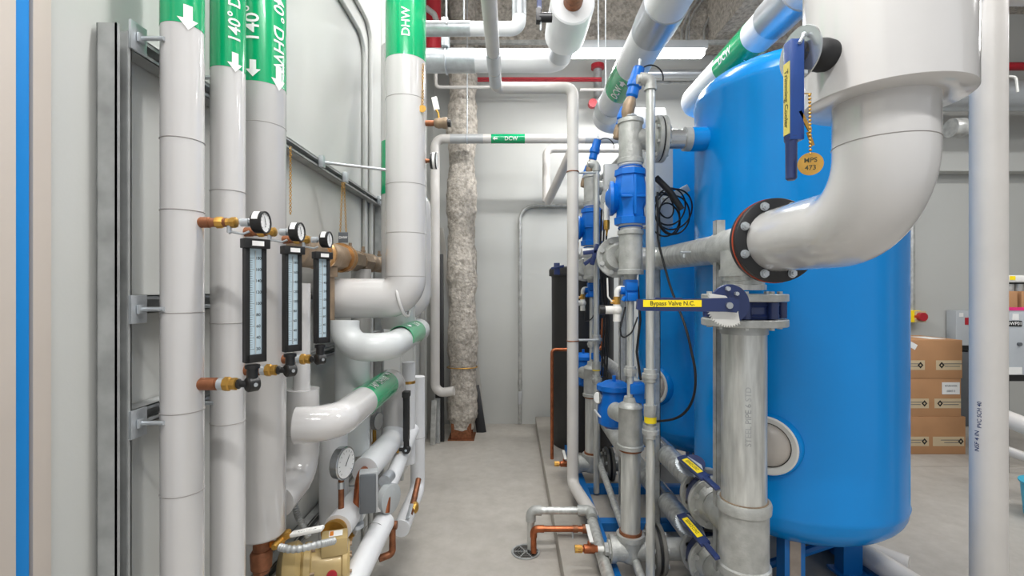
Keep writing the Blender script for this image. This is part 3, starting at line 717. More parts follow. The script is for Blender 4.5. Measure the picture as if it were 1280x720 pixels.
part('rod', B().cyl(W(580, 40, 2.8), W(580, -120, 2.8), .005, seg=10), 'zinc', t)
# big reducer over the aisle
t = thing('insulated_pipe', 'white insulated pipe end with bare brown pipe sticking out, hanging over the aisle', 'pipe', (X(700, 2.6), 2.3, 2.7), None)
zr = Z(76, YH); pr0 = V((.345, 2.72, zr)); pr1 = V((X(699, YH), YH - .2, zr))
d = (pr1 - pr0).normalized()
part('jacket', B().lathe(pr0, d, [(0, .06), (0, .118), (.008, .126), (.22, .13), (.36, .128), (.42, .095), (.45, .078)], 48), 'matte_jacket', t)
part('metal_band', B().cyl(pr0 + d * .42, pr0 + d * .60, .083, seg=40), 'alu', t)
part('bare_pipe', B().cyl(pr0 - d * .16, pr0 + d * .02, .054), 'old_copper', t, 'bare brown pipe end')
t = thing('butterfly_valve', 'small dark blue valve lever beside the hanging pipe end', 'valve', W(675, 20, 2.3))
part('lever', B().bb(X(671, 2.3), X(677, 2.3), 2.29, 2.31, Z(14, 2.3), Z(-60, 2.3), .002), 'navy', t)
part('hub', B().cyl(W(674, 22, 2.3), W(690, 22, 2.3), .022).bb(X(670, 2.3), X(676, 2.3), 2.28, 2.32, Z(28, 2.3), Z(12, 2.3), .002), 'black', t)
part('stud', B().cyl(W(676, 38, 2.3), W(676, 20, 2.3), .005, seg=8), 'zinc', t)
# pipe J
J = pipe('pvc_pipe', 'slim white overhead pipe crossing right then dropping down to the floor drain', 'pipe',
         [(X(620, 3.2), 1.2, Z(110, 3.2)), (X(620, 3.2), 3.2, Z(110, 3.2)), (X(716, 3.2), 3.2, Z(110, 3.2)), (X(716, 3.2), 3.2, .2), (X(738, 2.78), 2.74, .215)], .038, m='pvc', bend=.055, mname='pipe', n=10,
         bands=[((X(620, 3.2), 2.72, Z(110, 3.2)), (X(620, 3.2), 2.93, Z(110, 3.2)), 'alu', 'metal_band', .004), ((X(620, 3.2), 2.95, Z(110, 3.2)), (X(620, 3.2), 3.12, Z(110, 3.2)), 'alu', 'metal_sleeve', .002)])
part('clamp', B().torus((X(716, 3.2), 3.2, Z(215, 3.2)), (0, 0, 1), .039, .004, 24, 6), 'old_copper', J)
part('clamp', B().torus((X(716, 3.2), 3.2, Z(426, 3.2)), (0, 0, 1), .039, .004, 24, 6), 'old_copper', J)
# drain assembly
Yd = 2.735
dr = thing('floor_drain', 'round slotted metal floor drain in the concrete', 'drain', (X(657, Yd), Yd, 0))
dc = V((X(657, Yd), Yd, 0))
part('rim', B().lathe(dc, (0, 0, 1), [(0, .076), (.004, .082), (.006, .08), (.006, .07), (.001, .069)], 48, caps=False), 'galv_dark', dr)
part('well', B().cyl(dc + V((0, 0, .0005)), dc + V((0, 0, .0015)), .072), 'black', dr)
for r_ in (.016, .031, .046, .061):
    part('grate_ring', B().torus(dc + V((0, 0, .004)), (0, 0, 1), r_, .0027, 40, 6), 'iron', dr)
b = B()
for k in range(3): b.box(dc + V((0, 0, .003)), (.14, .006, .005), Matrix.Rotation(k * PI / 3, 3, 'Z'))
part('grate_bars', b, 'galv_dark', dr)
t = thing('drain_pipe', 'galvanized drain pipe elbowing down into the floor drain', 'pipe', (dc.x, Yd, 0))
zg = Z(638, Yd)
part('pipe', B().tube([(X(740, Yd), Yd, zg), (dc.x + .03, Yd, zg), (dc.x + .03, Yd, .02)], .021, .035, 20), 'galv_pipe', t)
part('elbow_fitting', B().tube([(dc.x + .09, Yd, zg), (dc.x + .03, Yd, zg), (dc.x + .03, Yd, zg - .06)], .028, .03, 20), 'galv_cast', t)
part('elbow_fitting', B().tube([(X(722, Yd), Yd, zg), (X(738, Yd), Yd, zg), (X(738, Yd), Yd - .07, zg - .01)], .030, .03, 20), 'galv_cast', t)
t = thing('drain_pipe', 'copper drain pipe elbowing down into the floor drain', 'pipe', (dc.x, Yd - .05, 0))
Yc = Yd - .04; zc = Z(661, Yc)
part('pipe', B().tube([(X(735, Yc), Yc, zc), (X(667, Yc), Yc, zc), (X(667, Yc), Yc, .02)], .0165, .03, 20), 'copper', t)
part('elbow_fitting', B().tube([(X(680, Yc), Yc, zc), (X(667, Yc), Yc, zc), (X(667, Yc), Yc, zc - .045)], .020, .026, 20), 'copper', t)
part('coupling', B().cyl((X(716, Yc), Yc, zc), (X(722, Yc), Yc, zc), .020).cyl((X(728, Yc), Yc, zc), (X(738, Yc), Yc, zc), .024), 'old_copper', t)
part('pipe_support', B().cyl((X(716, Yc), Yc, .1), (X(716, Yc), Yc, zc), .006, seg=8), 'zinc', t)
pipe('pvc_pipe', 'galvanized pipe on the pad continuing from the drain tee toward the camera', 'pipe', [(X(738, Yd), Yd - .07, .205), (X(746, 2.5), 2.0, .16)], .030, m='galv_pipe', bend=0, mname='pipe')

# pipe K, back left, DCW
YK = 4.55; zK = Z(173.5, YK)
K = pipe('pvc_pipe', 'white pipe along the back with green DCW label, dropping down left of the sprayed column', 'pipe',
         [(X(778, YK), YK, zK), (X(544, YK), YK, zK), (X(544, YK), YK, Z(492, YK)), (X(568, YK), YK - .02, Z(488, YK))], .043, m='pvc', bend=.08, mname='pipe', n=10,
         bands=[((X(614, YK), YK, zK), (X(656, YK), YK, zK), 'green', 'green_band', .001), ((X(563, YK), YK, zK), (X(604, YK), YK, zK), 'panel_grey', 'pipe_saddle', .001), ((X(731, YK), YK, zK), (X(772, YK), YK, zK), 'panel_grey', 'pipe_saddle', .001)])
mark(K, [lambda b: wrap(b, text2d('DCW', .05), (X(639, YK), YK, zK), (1, 0, 0), (0, -1, -.25), .0455), lambda b: wrap(b, ARROW, (X(619, YK), YK, zK), (-1, 0, 0), (0, -1, -.25), .0455, 0, .045, .04)])
t = thing('pipe_hanger', 'thin threaded rod hanging in front of the sprayed column holding the back pipe', 'hanger', (X(584, YK), YK, zK))
part('rod', B().cyl((X(584, YK), YK, zK), (X(584, YK), YK, 4.5), .006, seg=8), 'zinc', t)
part('clevis', B().torus((X(584, YK), YK, zK), (1, 0, 0), .047, .006, 30, 6), 'zinc', t)
YL = 4.9
pipe('pvc_pipe', 'white pipe just below the labelled back pipe, elbowing down beside a diagonal pipe', 'pipe',
     [(X(790, YL), YL, Z(186, YL)), (X(683, YL), YL, Z(186, YL)), (X(683, YL), YL, Z(252, YL))], .040, m='pvc', bend=.07, mname='pipe')
pipe('pvc_pipe', 'grey diagonal pipe rising to the right below the back pipes', 'pipe', [W(685, 252, 4.8), W(716, 186, 4.2)], .042, m='pvc', bend=0, mname='pipe')
pipe('conduit', 'grey diagonal tube running up behind the first blue valve assembly', 'conduit', [W(742, 232, 3.9), W(795, 178, 3.0)], .018, m='galv', bend=0, mname='pipe')
# conduit on back wall
t = thing('wall_conduit', 'grey metal conduit bending down the back wall to a small box near the floor', 'conduit', (X(650, 5.3), 5.3, 0))
part('pipe', B().tube([(X(735, 5.29), 5.29, Z(257, 5.29)), (X(650, 5.29), 5.29, Z(257, 5.29)), (X(650, 5.29), 5.29, .02)], .019, .16, 14, n=10), 'galv', t)
part('junction_box', B().box((X(650, 5.29), 5.285, Z(497, 5.29)), (.045, .05, .14), None, .008), 'panel_grey', t)
for py in (280, 475):
    part('coupling', B().cyl((X(650, 5.29), 5.29, Z(py, 5.29)), (X(650, 5.29), 5.29, Z(py + 6, 5.29)), .025), 'galv', t)
# boards leaning in the corner
def leaning(px0, py0, px1, py1, Y0, Y1, w, m, label, name='leaning_board'):
    p, q = W(px0, py0, Y0), W(px1, py1, Y1); d = q - p; a, u, w_ = basis(d)
    xx = V((1, 0, 0)); xx = (xx - a * xx.dot(a)).normalized(); R = Matrix((xx, a.cross(xx), a)).transposed()
    solo(name, B().box((p + q) / 2, (w, .03, d.length), R, .003), m, label, 'board')
def Yf(py): return CAMH * 600 / (py - 361)
leaning(550, 552, 549, 318, Yf(552), 4.98, .085, 'black', 'dark board standing between the white pipe and the sprayed column')
leaning(541, 556, 543, 500, Yf(556), 4.64, .05, 'galv', 'grey metal stud standing behind the white pipe near the corner', 'metal_stud')
leaning(547, 554, 547, 498, Yf(554), 4.72, .05, 'galv_dark', 'darker metal stud leaning in the corner', 'metal_stud')
leaning(583, 534, 551, 285, 5.1, 5.22, .05, 'board', 'pale thin board leaning behind the left side of the sprayed column')
leaning(604, 536, 592, 420, 5.14, 5.2, .05, 'board', 'pale board leaning behind the right side of the sprayed column')
leaning(602, 541, 593, 482, 5.02, 5.12, .10, 'black', 'black foam tube bundle leaning against the back wall right of the sprayed column', 'foam_tube')

# back fixture + conduits + sprinkler
YF = 4.35; zF = Z(68, YF)
def fixture(x0, x1, y, z, label, power, w=.12):
    t = thing('linear_light', label, 'ceiling light', ((x0 + x1) / 2, y, z), 'linear LED ceiling lights')
    part('housing', B().bb(x0, x1, y - w / 2, y + w / 2, z + .03, z + .10, .006), 'panel_grey', t)
    part('diffuser', B().bb(x0 + .02, x1 - .02, y - w / 2 + .01, y + w / 2 - .01, z - .02, z + .031, .012), 'led', t)
    for x in (x0 + .15, x1 - .15): part('suspension_wire', B().cyl((x, y, z + .1), (x, y, 4.55), .003, seg=6), 'zinc', t)
    return t
LIGHTS = []
def area(loc, sx, sy, power, col=(1, .99, .98)):
    l = bpy.data.lights.new('light', 'AREA'); l.shape = 'RECTANGLE'; l.size = sx; l.size_y = sy; l.energy = power; l.color = col
    o = bpy.data.objects.new('light', l); COL.objects.link(o); o.location = loc
    return o
fixture(X(690, YF), X(882, YF), YF, zF, 'bright linear ceiling light in front of the back wall', 0)
solo('cable_tray_rail', B().bb(X(520, 4.7), X(1000, 4.7), 4.68, 4.72, Z(55, 4.7), Z(51, 4.7)), 'galv', 'long galvanized rail crossing above the ceiling light', 'rail')
for i, (py, Y_, r, m, lab, x0, x1) in enumerate([(98, 4.9, .012, 'red', 'upper thin red sprinkler pipe along the back wall', 597, 752), (101, 5.0, .011, 'red', 'lower thin red sprinkler pipe along the back wall', 597, 752),
        (112, 4.95, .016, 'pvc', 'thin white pipe below the red ones on the back wall', 725, 765), (92, 4.8, .04, 'alu', 'shiny metal pipe right of the ceiling light on the back wall', 800, 925),
        (103, 5.0, .016, 'galv', 'thin grey conduit below the shiny pipe on the back wall', 800, 960)]):
    solo('wall_pipe', B().cyl((X(x0, Y_), Y_, Z(py, Y_)), (X(x1, Y_), Y_, Z(py, Y_)), r), m, lab, 'pipe')
solo('wall_pipe', B().tube([(X(612, 4.6), 4.6, Z(109, 4.6)), (X(545, 4.6), 4.6, Z(109, 4.6)), (X(545, 4.6), 4.6, Z(86, 4.6))], .016, .04, 14), 'pvc', 'thin pale pipe elbowing up left of the sprayed column', 'pipe')
t = thing('sprinkler_riser', 'grey vertical post with red clamps on the back wall right of center', 'pipe', W(747, 140, 5.2))
part('pipe', B().cyl(W(747, 142, 5.15), W(747, 82, 5.15), .045), 'galv_dark', t)
part('clamp', B().cyl(W(747, 86, 5.13), W(747, 81, 5.13), .07), 'red', t)
part('clamp', B().cyl(W(740, 131, 5.1) + V((0, -.06, 0)), W(740, 131, 5.1), .045), 'red', t)
t = thing('sprinkler_riser', 'dark red sprinkler pipe behind the hangers at upper left', 'pipe', W(541, 60, 4.4))
part('pipe', B().cyl(W(541, 64, 4.4), W(541, -20, 4.4), .075), 'red', t)
part('elbow', B().tube([W(533, 10, 4.2), W(543, 18, 4.2), W(546, 28, 4.2)], .025, .03, 12), 'galv', t)
for k, (px, Y_) in enumerate([(778 - 21, 3.3), (745 + 3, 2.95)]):
    solo('hanger_rod', B().cyl(W(px, 110 if k == 0 else 60, Y_), V((X(px, Y_), Y_, 4.5)), .004, seg=6), 'zinc', ['thin vertical wire left of the labelled overhead pipe', 'thin hanging rod right of the brown pipe end'][k], 'rod')
# conduits on the beam
for i, (a, c) in enumerate(((856, 873), (862, 879), (884, 902))):
    Y_ = 4.93
    solo('beam_conduit', B().tube([W(a - 4, 54, Y_), W(a - 4, 36, Y_), W(a + 6, 14, Y_), W(c + 6, -10, Y_)], .013, .15, 10), 'galv', ['leftmost', 'middle', 'rightmost'][i] + ' of three grey conduits bending up over the sprayed beam', 'conduit', 'conduits on the sprayed beam')
solo('beam_cable', B().tube([W(913, 54, 4.9), W(902, 36, 4.9), W(905, 18, 4.9), W(909, -5, 4.9)], .006, .25, 8), 'lever_white', 'thin loose white cable hanging over the sprayed beam', 'cable')

# overhead DCW pipes
XP, ZP = .685, 2.765
P1 = pipe('insulated_pipe', 'overhead white DCW pipe with green label running back over the blue valves', 'pipe',
          [(XP, 1.2, ZP), (XP, 3.62, ZP), (XP + .45, 3.62, ZP)], .094, m='matte_jacket', bend=.12, seg=48,
          bands=[((XP, 2.12, ZP), (XP, 2.30, ZP), 'alu', 'metal_band', .006), ((XP, 2.3, ZP), (XP, 2.36, ZP), 'alu', 'metal_sleeve', .003), ((XP, 2.72, ZP), (XP, 3.03, ZP), 'green', 'green_band', .0015), ((XP, 3.27, ZP), (XP, 3.42, ZP), 'alu', 'metal_band', .004)])
mark(P1, [lambda b: wrap(b, text2d('DCW', .065), (XP, 2.9, ZP), (0, -1, 0), (-.55, 0, -.83), .0968), lambda b: wrap(b, ARROW, (XP, 2.77, ZP), (0, -1, 0), (-.5, 0, -.86), .0968, 0, .06, .06)])
XQ, ZQ = 1.235, 2.775
P2 = pipe('insulated_pipe', 'overhead white DCW pipe with green label passing above the near blue tank', 'pipe',
          [(XQ, 1.2, ZQ), (XQ, 3.35, ZQ), (XQ + .5, 3.35, ZQ)], .086, m='matte_jacket', bend=.12, seg=48,
          bands=[((XQ, 2.05, ZQ), (XQ, 2.28, ZQ), 'alu', 'metal_band', .006), ((XQ, 2.42, ZQ), (XQ, 2.76, ZQ), 'green', 'green_band', .0015)])
mark(P2, [lambda b: wrap(b, text2d('DCW', .05), (XQ, 2.56, ZQ), (0, -1, 0), (-.1, 0, -1), .0888),
          lambda b: wrap(b, text2d('DCW', .06), (XQ, 2.6, ZQ), (0, -1, 0), (-1, 0, -.15), .0888)])

# ------------------------------------------------------------ tanks
TX, TY, TR = 1.40, 2.40, .457
def tank(Y0, mdir, label, group):
    t = thing('water_softener_tank', label, 'tank', (TX, Y0, .1), group)
    zb, zt = .52, 2.44
    pr = [(.345, 0)]
    for k in range(1, 13):
        a = k * PI / 24; pr.append((zb - .185 * math.cos(a), TR * math.sin(a) ** .9 if k < 12 else TR))
    prof = [(0, 0)] + [(z - .335, r) for z, r in pr[1:]]
    prof += [(zb - .335 + .012, TR + .004), (zb - .335 + .024, TR), (zt - .335 - .012, TR), (zt - .335, TR + .004), (zt - .335 + .012, TR)]
    for k in range(1, 13):
        a = k * PI / 24; prof.append((zt - .335 + .012 + .16 * math.sin(a), TR * math.cos(a) ** .85 if k < 12 else 0))
    part('shell', B().lathe((TX, Y0, .335), (0, 0, 1), prof, 96), 'tank_blue', t)
    part('lifting_lug', B().torus((TX - .12, Y0 - .2, 2.58), (.3, 1, 0), .03, .011, 24, 8).cyl((TX - .12, Y0 - .2, 2.5), (TX - .12, Y0 - .2, 2.56), .03), 'tank_blue', t)
    # manhole
    n = V((mdir[0], mdir[1], 0)).normalized(); zc = .835; c = V((TX, Y0, zc)) + n * (TR - .03)
    mh = part('handhole_collar', B().lathe(c, n, [(0, .135), (.035, .135), (.05, .128), (.052, .118), (.03, .112), (0, .11)], 56, caps=False), 'tank_blue', t)
    part('white_rim', B().lathe(c, n, [(.015, .134 - .018), (.056, .124), (.060, .117), (.052, .096), (.03, .092)], 56, caps=False), 'manhole_white', mh)
    part('gasket_ring', B().torus(c + n * .038, n, .091, .008, 48, 8), 'rubber', mh)
    part('plug', B().lathe(c + n * .02, n, [(0, .094), (.025, .092), (.045, .078), (.058, .045), (.062, 0)], 48), 'manhole_plug', mh)
    # legs
    for k, (dx, dy) in enumerate(((-.165, -.30), (.21, -.13), (-.26, .24), (.24, .28))):
        lx, ly = TX + dx, Y0 + dy
        lg = part('leg', B().bb(lx - .045, lx + .045, ly - .006, ly + .006, .15, .56, .002).bb(lx - .045, lx - .033, ly, ly + .06, .15, .55).bb(lx + .033, lx + .045, ly, ly + .06, .15, .55).bb(lx - .07, lx + .07, ly - .05, ly + .08, .14, .152), 'skid_blue', t)
        if k == 0:
            part('rating_plate', B().bb(lx - .024, lx + .024, ly - .0085, ly - .006, .20, .40), 'plate', lg)
    # side nozzle
    part('side_nozzle', B().cyl((.86, Y0 - .04, 2.235), (TX - TR + .04, Y0 - .04, 2.235), .058), 'tank_blue', t)
    return t
tank(TY, (-.665, -.747), 'large blue water softener tank nearest the camera', 'blue water softener tanks')
tank(TY + 1.13, (-.88, -.47), 'blue water softener tank standing behind the nearest one', 'blue water softener tanks')
# skid frame
t = thing('skid_frame', 'blue steel skid frame lying on the concrete pad under the tanks', 'frame', (1.1, 3.2, .1))
for x in (.485, 1.72): part('side_rail', B().bb(x - .03, x + .03, 1.95, 4.32, .1, .15, .003), 'skid_blue', t)
for y in (2.1, 2.8, 3.3, 4.28): part('cross_rail', B().bb(.515, 1.69, y - .035, y + .035, .1, .15, .003), 'skid_blue', t)
part('diagonal_brace', B().cyl((1.2, 2.3, .17), (1.6, 2.15, .42), .02, seg=8), 'skid_blue', t)

# ------------------------------------------------------------ flange helper
def flange(parent, c, axis, R, th=.022, m='galv_cast', nb=8, bolts=True, rb=.012, gap=0, hub=None, hubL=.03, bm_='galv'):
    c = V(c); a, u, w = basis(V(axis))
    pr = [(0, 0), (0, R - .003), (.003, R), (th - .003, R), (th, R - .003), (th, 0)]
    if hub: pr = [(0, 0), (0, R - .003), (.003, R), (th - .003, R), (th, R - .003), (th, hub + .018), (th + hubL, hub), (th + hubL, 0)]
    f = part('flange', B().lathe(c, a, pr, 56, caps=False), m, parent)
    if bolts:
        for k in range(nb):
            t_ = (k + .5) * 2 * PI / nb; p = c + (u * math.cos(t_) + w * math.sin(t_)) * (R * .8)
            part('bolt', B().cyl(p - a * .0, p + a * (th + rb * .9), rb, seg=6), bm_, f)
    return f

# ------------------------------------------------------------ main white pipe (near right)
MX, MY = .918, 1.185
zfl = 1.668
M = thing('large_insulated_pipe', 'very large white insulated pipe with elbow at upper right ending at a black bolted flange', 'pipe', (MX, 1.68, zfl - .15))
part('wide_jacket', B().lathe((MX, MY, 1.957), (0, 0, 1), [(0, .105), (0, .168), (.003, .172), (1.4, .172)], 96, caps=False), 'jacket', M)
part('elbow_jacket', B().tube([(MX, MY, 2.1), (MX, MY, zfl), (MX, 1.66, zfl)], .1085, .17, 72, n=24), 'jacket', M)
part('seam', B().torus((MX, MY, 1.855), (0, 0, 1), .1088, .0011, 64, 6), 'seam', M)
mf = part('black_flange', B().lathe((MX, 1.655, zfl), (0, 1, 0), [(0, .06), (0, .142), (.003, .146), (.022, .146), (.024, .143), (.024, .06)], 64, caps=False), 'black', M)
part('gasket', B().lathe((MX, 1.679, zfl), (0, 1, 0), [(0, .06), (0, .1485), (.004, .1485), (.004, .06)], 64, caps=False), 'orange_gasket', M, 'thin orange-red gasket')
part('mating_flange', B().lathe((MX, 1.683, zfl), (0, 1, 0), [(0, .05), (0, .147), (.02, .147), (.02, .05)], 64, caps=False), 'black', M)
for k in range(8):
    a = (k + .5) * PI / 4; p = V((MX + .125 * math.cos(a), 1.656, zfl + .125 * math.sin(a)))
    part('bolt', B().cyl(p + V((0, -.013, 0)), p, .0125, seg=6).cyl(p + V((0, -.019, 0)), p, .007, seg=12).cyl(p + V((0, -.001, 0)), p + V((0, -.003, 0)), .015, seg=20), 'zinc', mf)
# lever valve
LY = 1.11
lv = thing('lever_valve', 'blue lever handle with faded yellow label hanging beside the very large pipe', 'valve lever', (X(992, LY), LY, 1.777))
lx, ly = X(990, LY), LY
part('lever', B().bb(lx - .010, lx + .022, ly - .012, ly + .018, Z(176, LY), Z(51, LY), .003), 'lever_blue', lv)
part('grip', B().lathe((lx + .0, ly + .003, Z(225, LY)), (0, 0, 1), [(0, 0), (0, .008), (.004, .012), (.085, .0125), (.10, .016)], 10), 'navy', lv, 'dark rubbery grip end')
part('yellow_label', B().bb(lx - .0115, lx - .010, ly - .009, ly + .015, Z(168, LY), Z(78, LY)), 'pale_yellow', lv)
mark(lv, [lambda b: flat(b, text2d('Trimming Cooler', .019), (lx - .0121, ly + .003, (Z(168, LY) + Z(78, LY)) / 2), (0, 0, -1), (0, -1, 0))], 'dark_ink')
sn = V((.93, .22, .05)).normalized(); so = V((X(1004, LY), LY + .015, Z(63, LY)))
part('gear_plate', B().lathe(so, sn, [(0, 0), (0, .060), (.003, .061), (.004, .060), (.004, 0)], 48, caps=False), 'steel', lv)
part('lock_lever', B().cyl((lx + .008, ly - .016, Z(58, LY)), (lx + .022, ly - .010, Z(46, LY)), .004, seg=10).sphere((lx + .022, ly - .010, Z(46, LY)), .006, 8), 'zinc', lv)
part('stem', B().lathe(so, sn, [(0, .028), (.01, .030), (.03, .030), (.035, .022), (.09, .02)], 28), 'iron', lv)
part('rubber_boot', B().lathe(so + sn * .034, sn, [(0, .028), (.01, .036), (.03, .038), (.06, .034)], 28), 'rubber', lv)
part('nut', B().cyl((lx + .022, ly - .004, Z(92, LY)), (lx + .030, ly - .004, Z(92, LY)), .008, seg=6), 'zinc', lv)
tg = thing('valve_tag', 'round brass tag stamped MPS 473 hanging on a bead chain from the lever', 'tag', W(1013, 220, 1.08))
tc_ = W(1013, 205, 1.08)
part('tag_disc', B().cyl(tc_ + V((0, 0, 0)), tc_ + V((-.00082, -.00182, 0)), .0255, seg=40), 'brass', tg)
mark(tg, [lambda b: flat(b, text2d('MPS', .015), tc_ + V((-.0011, -.0025, .008)), (.91, -.41, 0), (0, 0, 1)), lambda b: flat(b, text2d('473', .015), tc_ + V((-.0011, -.0025, -.009)), (.91, -.41, 0), (0, 0, 1))], 'dark_ink')
b = B(); p0, p1 = W(1012, 119, 1.09), W(1013, 192, 1.08)
for i in range(17): b.sphere(p0.lerp(p1, i / 16), .0034, 6)
b.cyl(W(1001, 117, 1.11), W(1014, 117, 1.09), .0015, seg=6)
part('bead_chain', b, 'brass', tg)
part('clip', B().box(W(1006, 151, 1.10), (.009, .004, .052), Matrix.Rotation(-.5, 3, 'Y'), .001).cyl(W(1010, 165, 1.09), W(1016, 182, 1.09), .004, seg=8), 'brass', tg)

# ------------------------------------------------------------ main galvanized column
GX, GY = .905, 1.875
m_ = thing('galvanized_main', 'thick galvanized vertical main pipe below the black flange, with tees', 'pipe', (GX, GY, .1))
part('top_tee', B().tube([(GX, 1.70, zfl), (GX, 2.06, zfl)], .078, 0, 40).cyl((GX, GY, zfl - .02), (GX, GY, 1.555), .084, seg=40).cyl((GX, GY, 1.548), (GX, GY, 1.575), .09, seg=40), 'galv_cast', m_)
part('neck', B().lathe((GX, GY, 1.495), (0, 0, 1), [(0, .08), (.02, .08), (.022, .074), (.035, .074), (.037, .08), (.06, .08)], 40), 'galv_pipe', m_)
f = flange(m_, (GX, GY, 1.452), (0, 0, 1), .155, .028, 'galv_cast', 8, True, .011)
f = flange(m_, (GX, GY, 1.385), (0, 0, -1), .155, .028, 'galv_cast', 8, True, .011)
part('vertical_pipe', B().cyl((GX, GY, .66), (GX, GY, 1.36), .082, seg=48), 'galv_pipe', m_)
part('groove_ring', B().lathe((GX, GY, 1.325), (0, 0, 1), [(0, .082), (0, .087), (.03, .087), (.03, .082)], 40, caps=False), 'galv_dark', m_)
part('cross_fitting', B().lathe((GX, GY, .40), (0, 0, 1), [(0, .085), (0, .098), (.03, .098), (.035, .09), (.235, .09), (.24, .098), (.27, .1), (.28, .096), (.28, .08)], 48, caps=False), 'galv_cast', m_)
part('thread_ring', B().lathe((GX, GY, .675), (0, 0, 1), [(0, .080), (0, .087), (.008, .087), (.008, .08)], 40, caps=False), 'bronze', m_)
part('lower_fitting', B().lathe((GX, GY, .10), (0, 0, 1), [(0, .12), (.02, .12), (.022, .085), (.25, .085), (.3, .082)], 40), 'galv_cast', m_)
mark(m_, [lambda b: wrap(b, text2d('STEEL PIPE 6 STD', .03), (GX, GY, 1.02), (0, 0, 1), (-.25, -1, 0), .0826)], 'galv_dark', 'stencil')
# bypass valve
v = thing('butterfly_valve', 'dark blue bypass valve between two flanges with long lever labelled Bypass Valve N.C.', 'valve', (GX, GY, 1.386))
vb = B().lathe((GX, GY, 1.387), (0, 0, 1), [(0, .12), (.012, .125), (.02, .118), (.044, .118), (.052, .125), (.064, .12)], 48)
part('valve_body', vb, 'navy', v)
for k in range(8):
    a = k * PI / 4 + .39
    part('lug', B().cyl((GX + .13 * math.cos(a), GY + .13 * math.sin(a), 1.389), (GX + .13 * math.cos(a), GY + .13 * math.sin(a), 1.449), .019, seg=16), 'navy', v)
hy = 1.64; hc = V((X(908, hy), hy, Z(380, hy)))
part('stem_neck', B().cyl(hc + V((.0, 0, 0)), (GX - .05, GY - .08, 1.42), .028), 'navy', v)
part('mounting_disc', B().lathe(hc + V((.012, .012, .0)), (0, -1, 0), [(0, 0), (0, .066), (.008, .068), (.014, .066), (.014, 0)], 48, caps=False), 'navy', v)
n_ = 22; poly = []
a0, a1 = math.radians(150), math.radians(300)
for i in range(n_ * 2 + 1):
    a = a0 + (a1 - a0) * i / (n_ * 2); r_ = .078 if i % 2 == 0 else .069; poly.append((r_ * math.cos(a), r_ * math.sin(a)))
poly.append((.03, -.01)); poly.append((-.01, .03))
part('notched_plate', B().prism(poly, hc + V((.004, -.006, -.002)), (1, 0, 0), (0, 0, 1), .003), 'lever_white', v)
part('bolt_head', B().cyl(hc + V((-.0, -.018, .052)), hc + V((0, -.004, .052)), .008, seg=6).cyl(hc + V((.03, -.018, .035)), hc + V((.03, -.004, .035)), .007, seg=6), 'zinc', v)
le = part('lever', B().prism([(-.315, -.012), (-.30, -.018), (-.02, -.021), (.02, -.024), (.03, -.008), (.028, .018), (.015, .026), (-.16, .022), (-.165, .026), (-.25, .027), (-.255, .021), (-.312, .021)], hc + V((0, -.02, -.004)), (1, 0, 0), (0, 0, 1), .014), 'navy', v)
part('pivot_bolt', B().cyl(hc + V((-.008, -.045, -.004)), hc + V((-.008, -.03, -.004)), .011, seg=20), 'steel', v)
yl0, yl1 = X(804, hy - .036), X(877, hy - .036)
zl = hc.z + .003
part('yellow_label', B().bb(yl0, yl1, hy - .0365, hy - .0345, zl - .0115, zl + .0115), 'yellow', le)
mark(v, [lambda b: flat(b, text2d('Bypass Valve N.C.', .0205), ((yl0 + yl1) / 2, hy - .0372, zl), (1, 0, 0), (0, 0, 1))], 'dark_ink')
# header to the columns
HZ = 1.672
t = pipe('galvanized_header', 'galvanized horizontal pipe running back from the main tee to the valve columns', 'pipe',
         [(GX, 2.03, HZ), (.86, 2.72, HZ), (.575, 2.80, HZ), (.575, 2.50, HZ)], .064, m='galv_pipe', bend=.08, mname='pipe')
part('bolt_clip', B().box(W(857, 315, 2.2), (.045, .012, .008), None, .002).cyl(W(855, 317, 2.2), W(855, 322, 2.2), .006, seg=8), 'zinc', t)
# tall strut posts next to tank
def strut(px, Y_, z0, z1, label, w=.041):
    b = B(); x = X(px, Y_); t_ = .004
    b.bb(x - w / 2, x + w / 2, Y_, Y_ + t_, z0, z1).bb(x - w / 2, x - w / 2 + t_, Y_, Y_ + w, z0, z1).bb(x + w / 2 - t_, x + w / 2, Y_, Y_ + w, z0, z1)
    solo('strut_post', b, 'galv', label, 'post', 'galvanized strut posts among the valve columns')
strut(901, 2.0, .1, Z(275, 2.0), 'galvanized strut post directly behind the thick main pipe', .036)
strut(821, 2.75, .15, Z(232, 2.75), 'grey strut post between the slim riser and the rear tank')
strut(779, 3.0, .15, Z(205, 3.0), 'grey strut post just left of the nearer valve column')
solo('cable_bracket', B().box(W(845, 243, 2.7), (.15, .04, .04), Matrix.Rotation(-.5, 3, 'Y'), .003), 'galv', 'short galvanized arm holding the coiled black cable', 'bracket')
t = thing('control_enclosure', 'light grey control enclosure mounted behind the upper blue valve', 'enclosure', W(826, 250, 3.0))
part('body', B().bb(X(803, 2.9), X(838, 2.9), 2.85, 2.95, Z(285, 2.9), Z(188, 2.9), .006), 'panel_grey', t)
t = thing('control_enclosure', 'light grey instrument panel plate between the two valve columns', 'enclosure', W(764, 240, 3.1))
part('body', B().bb(X(757, 3.05), X(778, 3.05), 3.08, 3.13, Z(262, 3.05), Z(203, 3.05), .004), 'panel_grey', t)
part('window', B().cyl(W(765, 228, 3.06) + V((0, .01, 0)), W(765, 228, 3.06), .028), 'glass_grey', t)

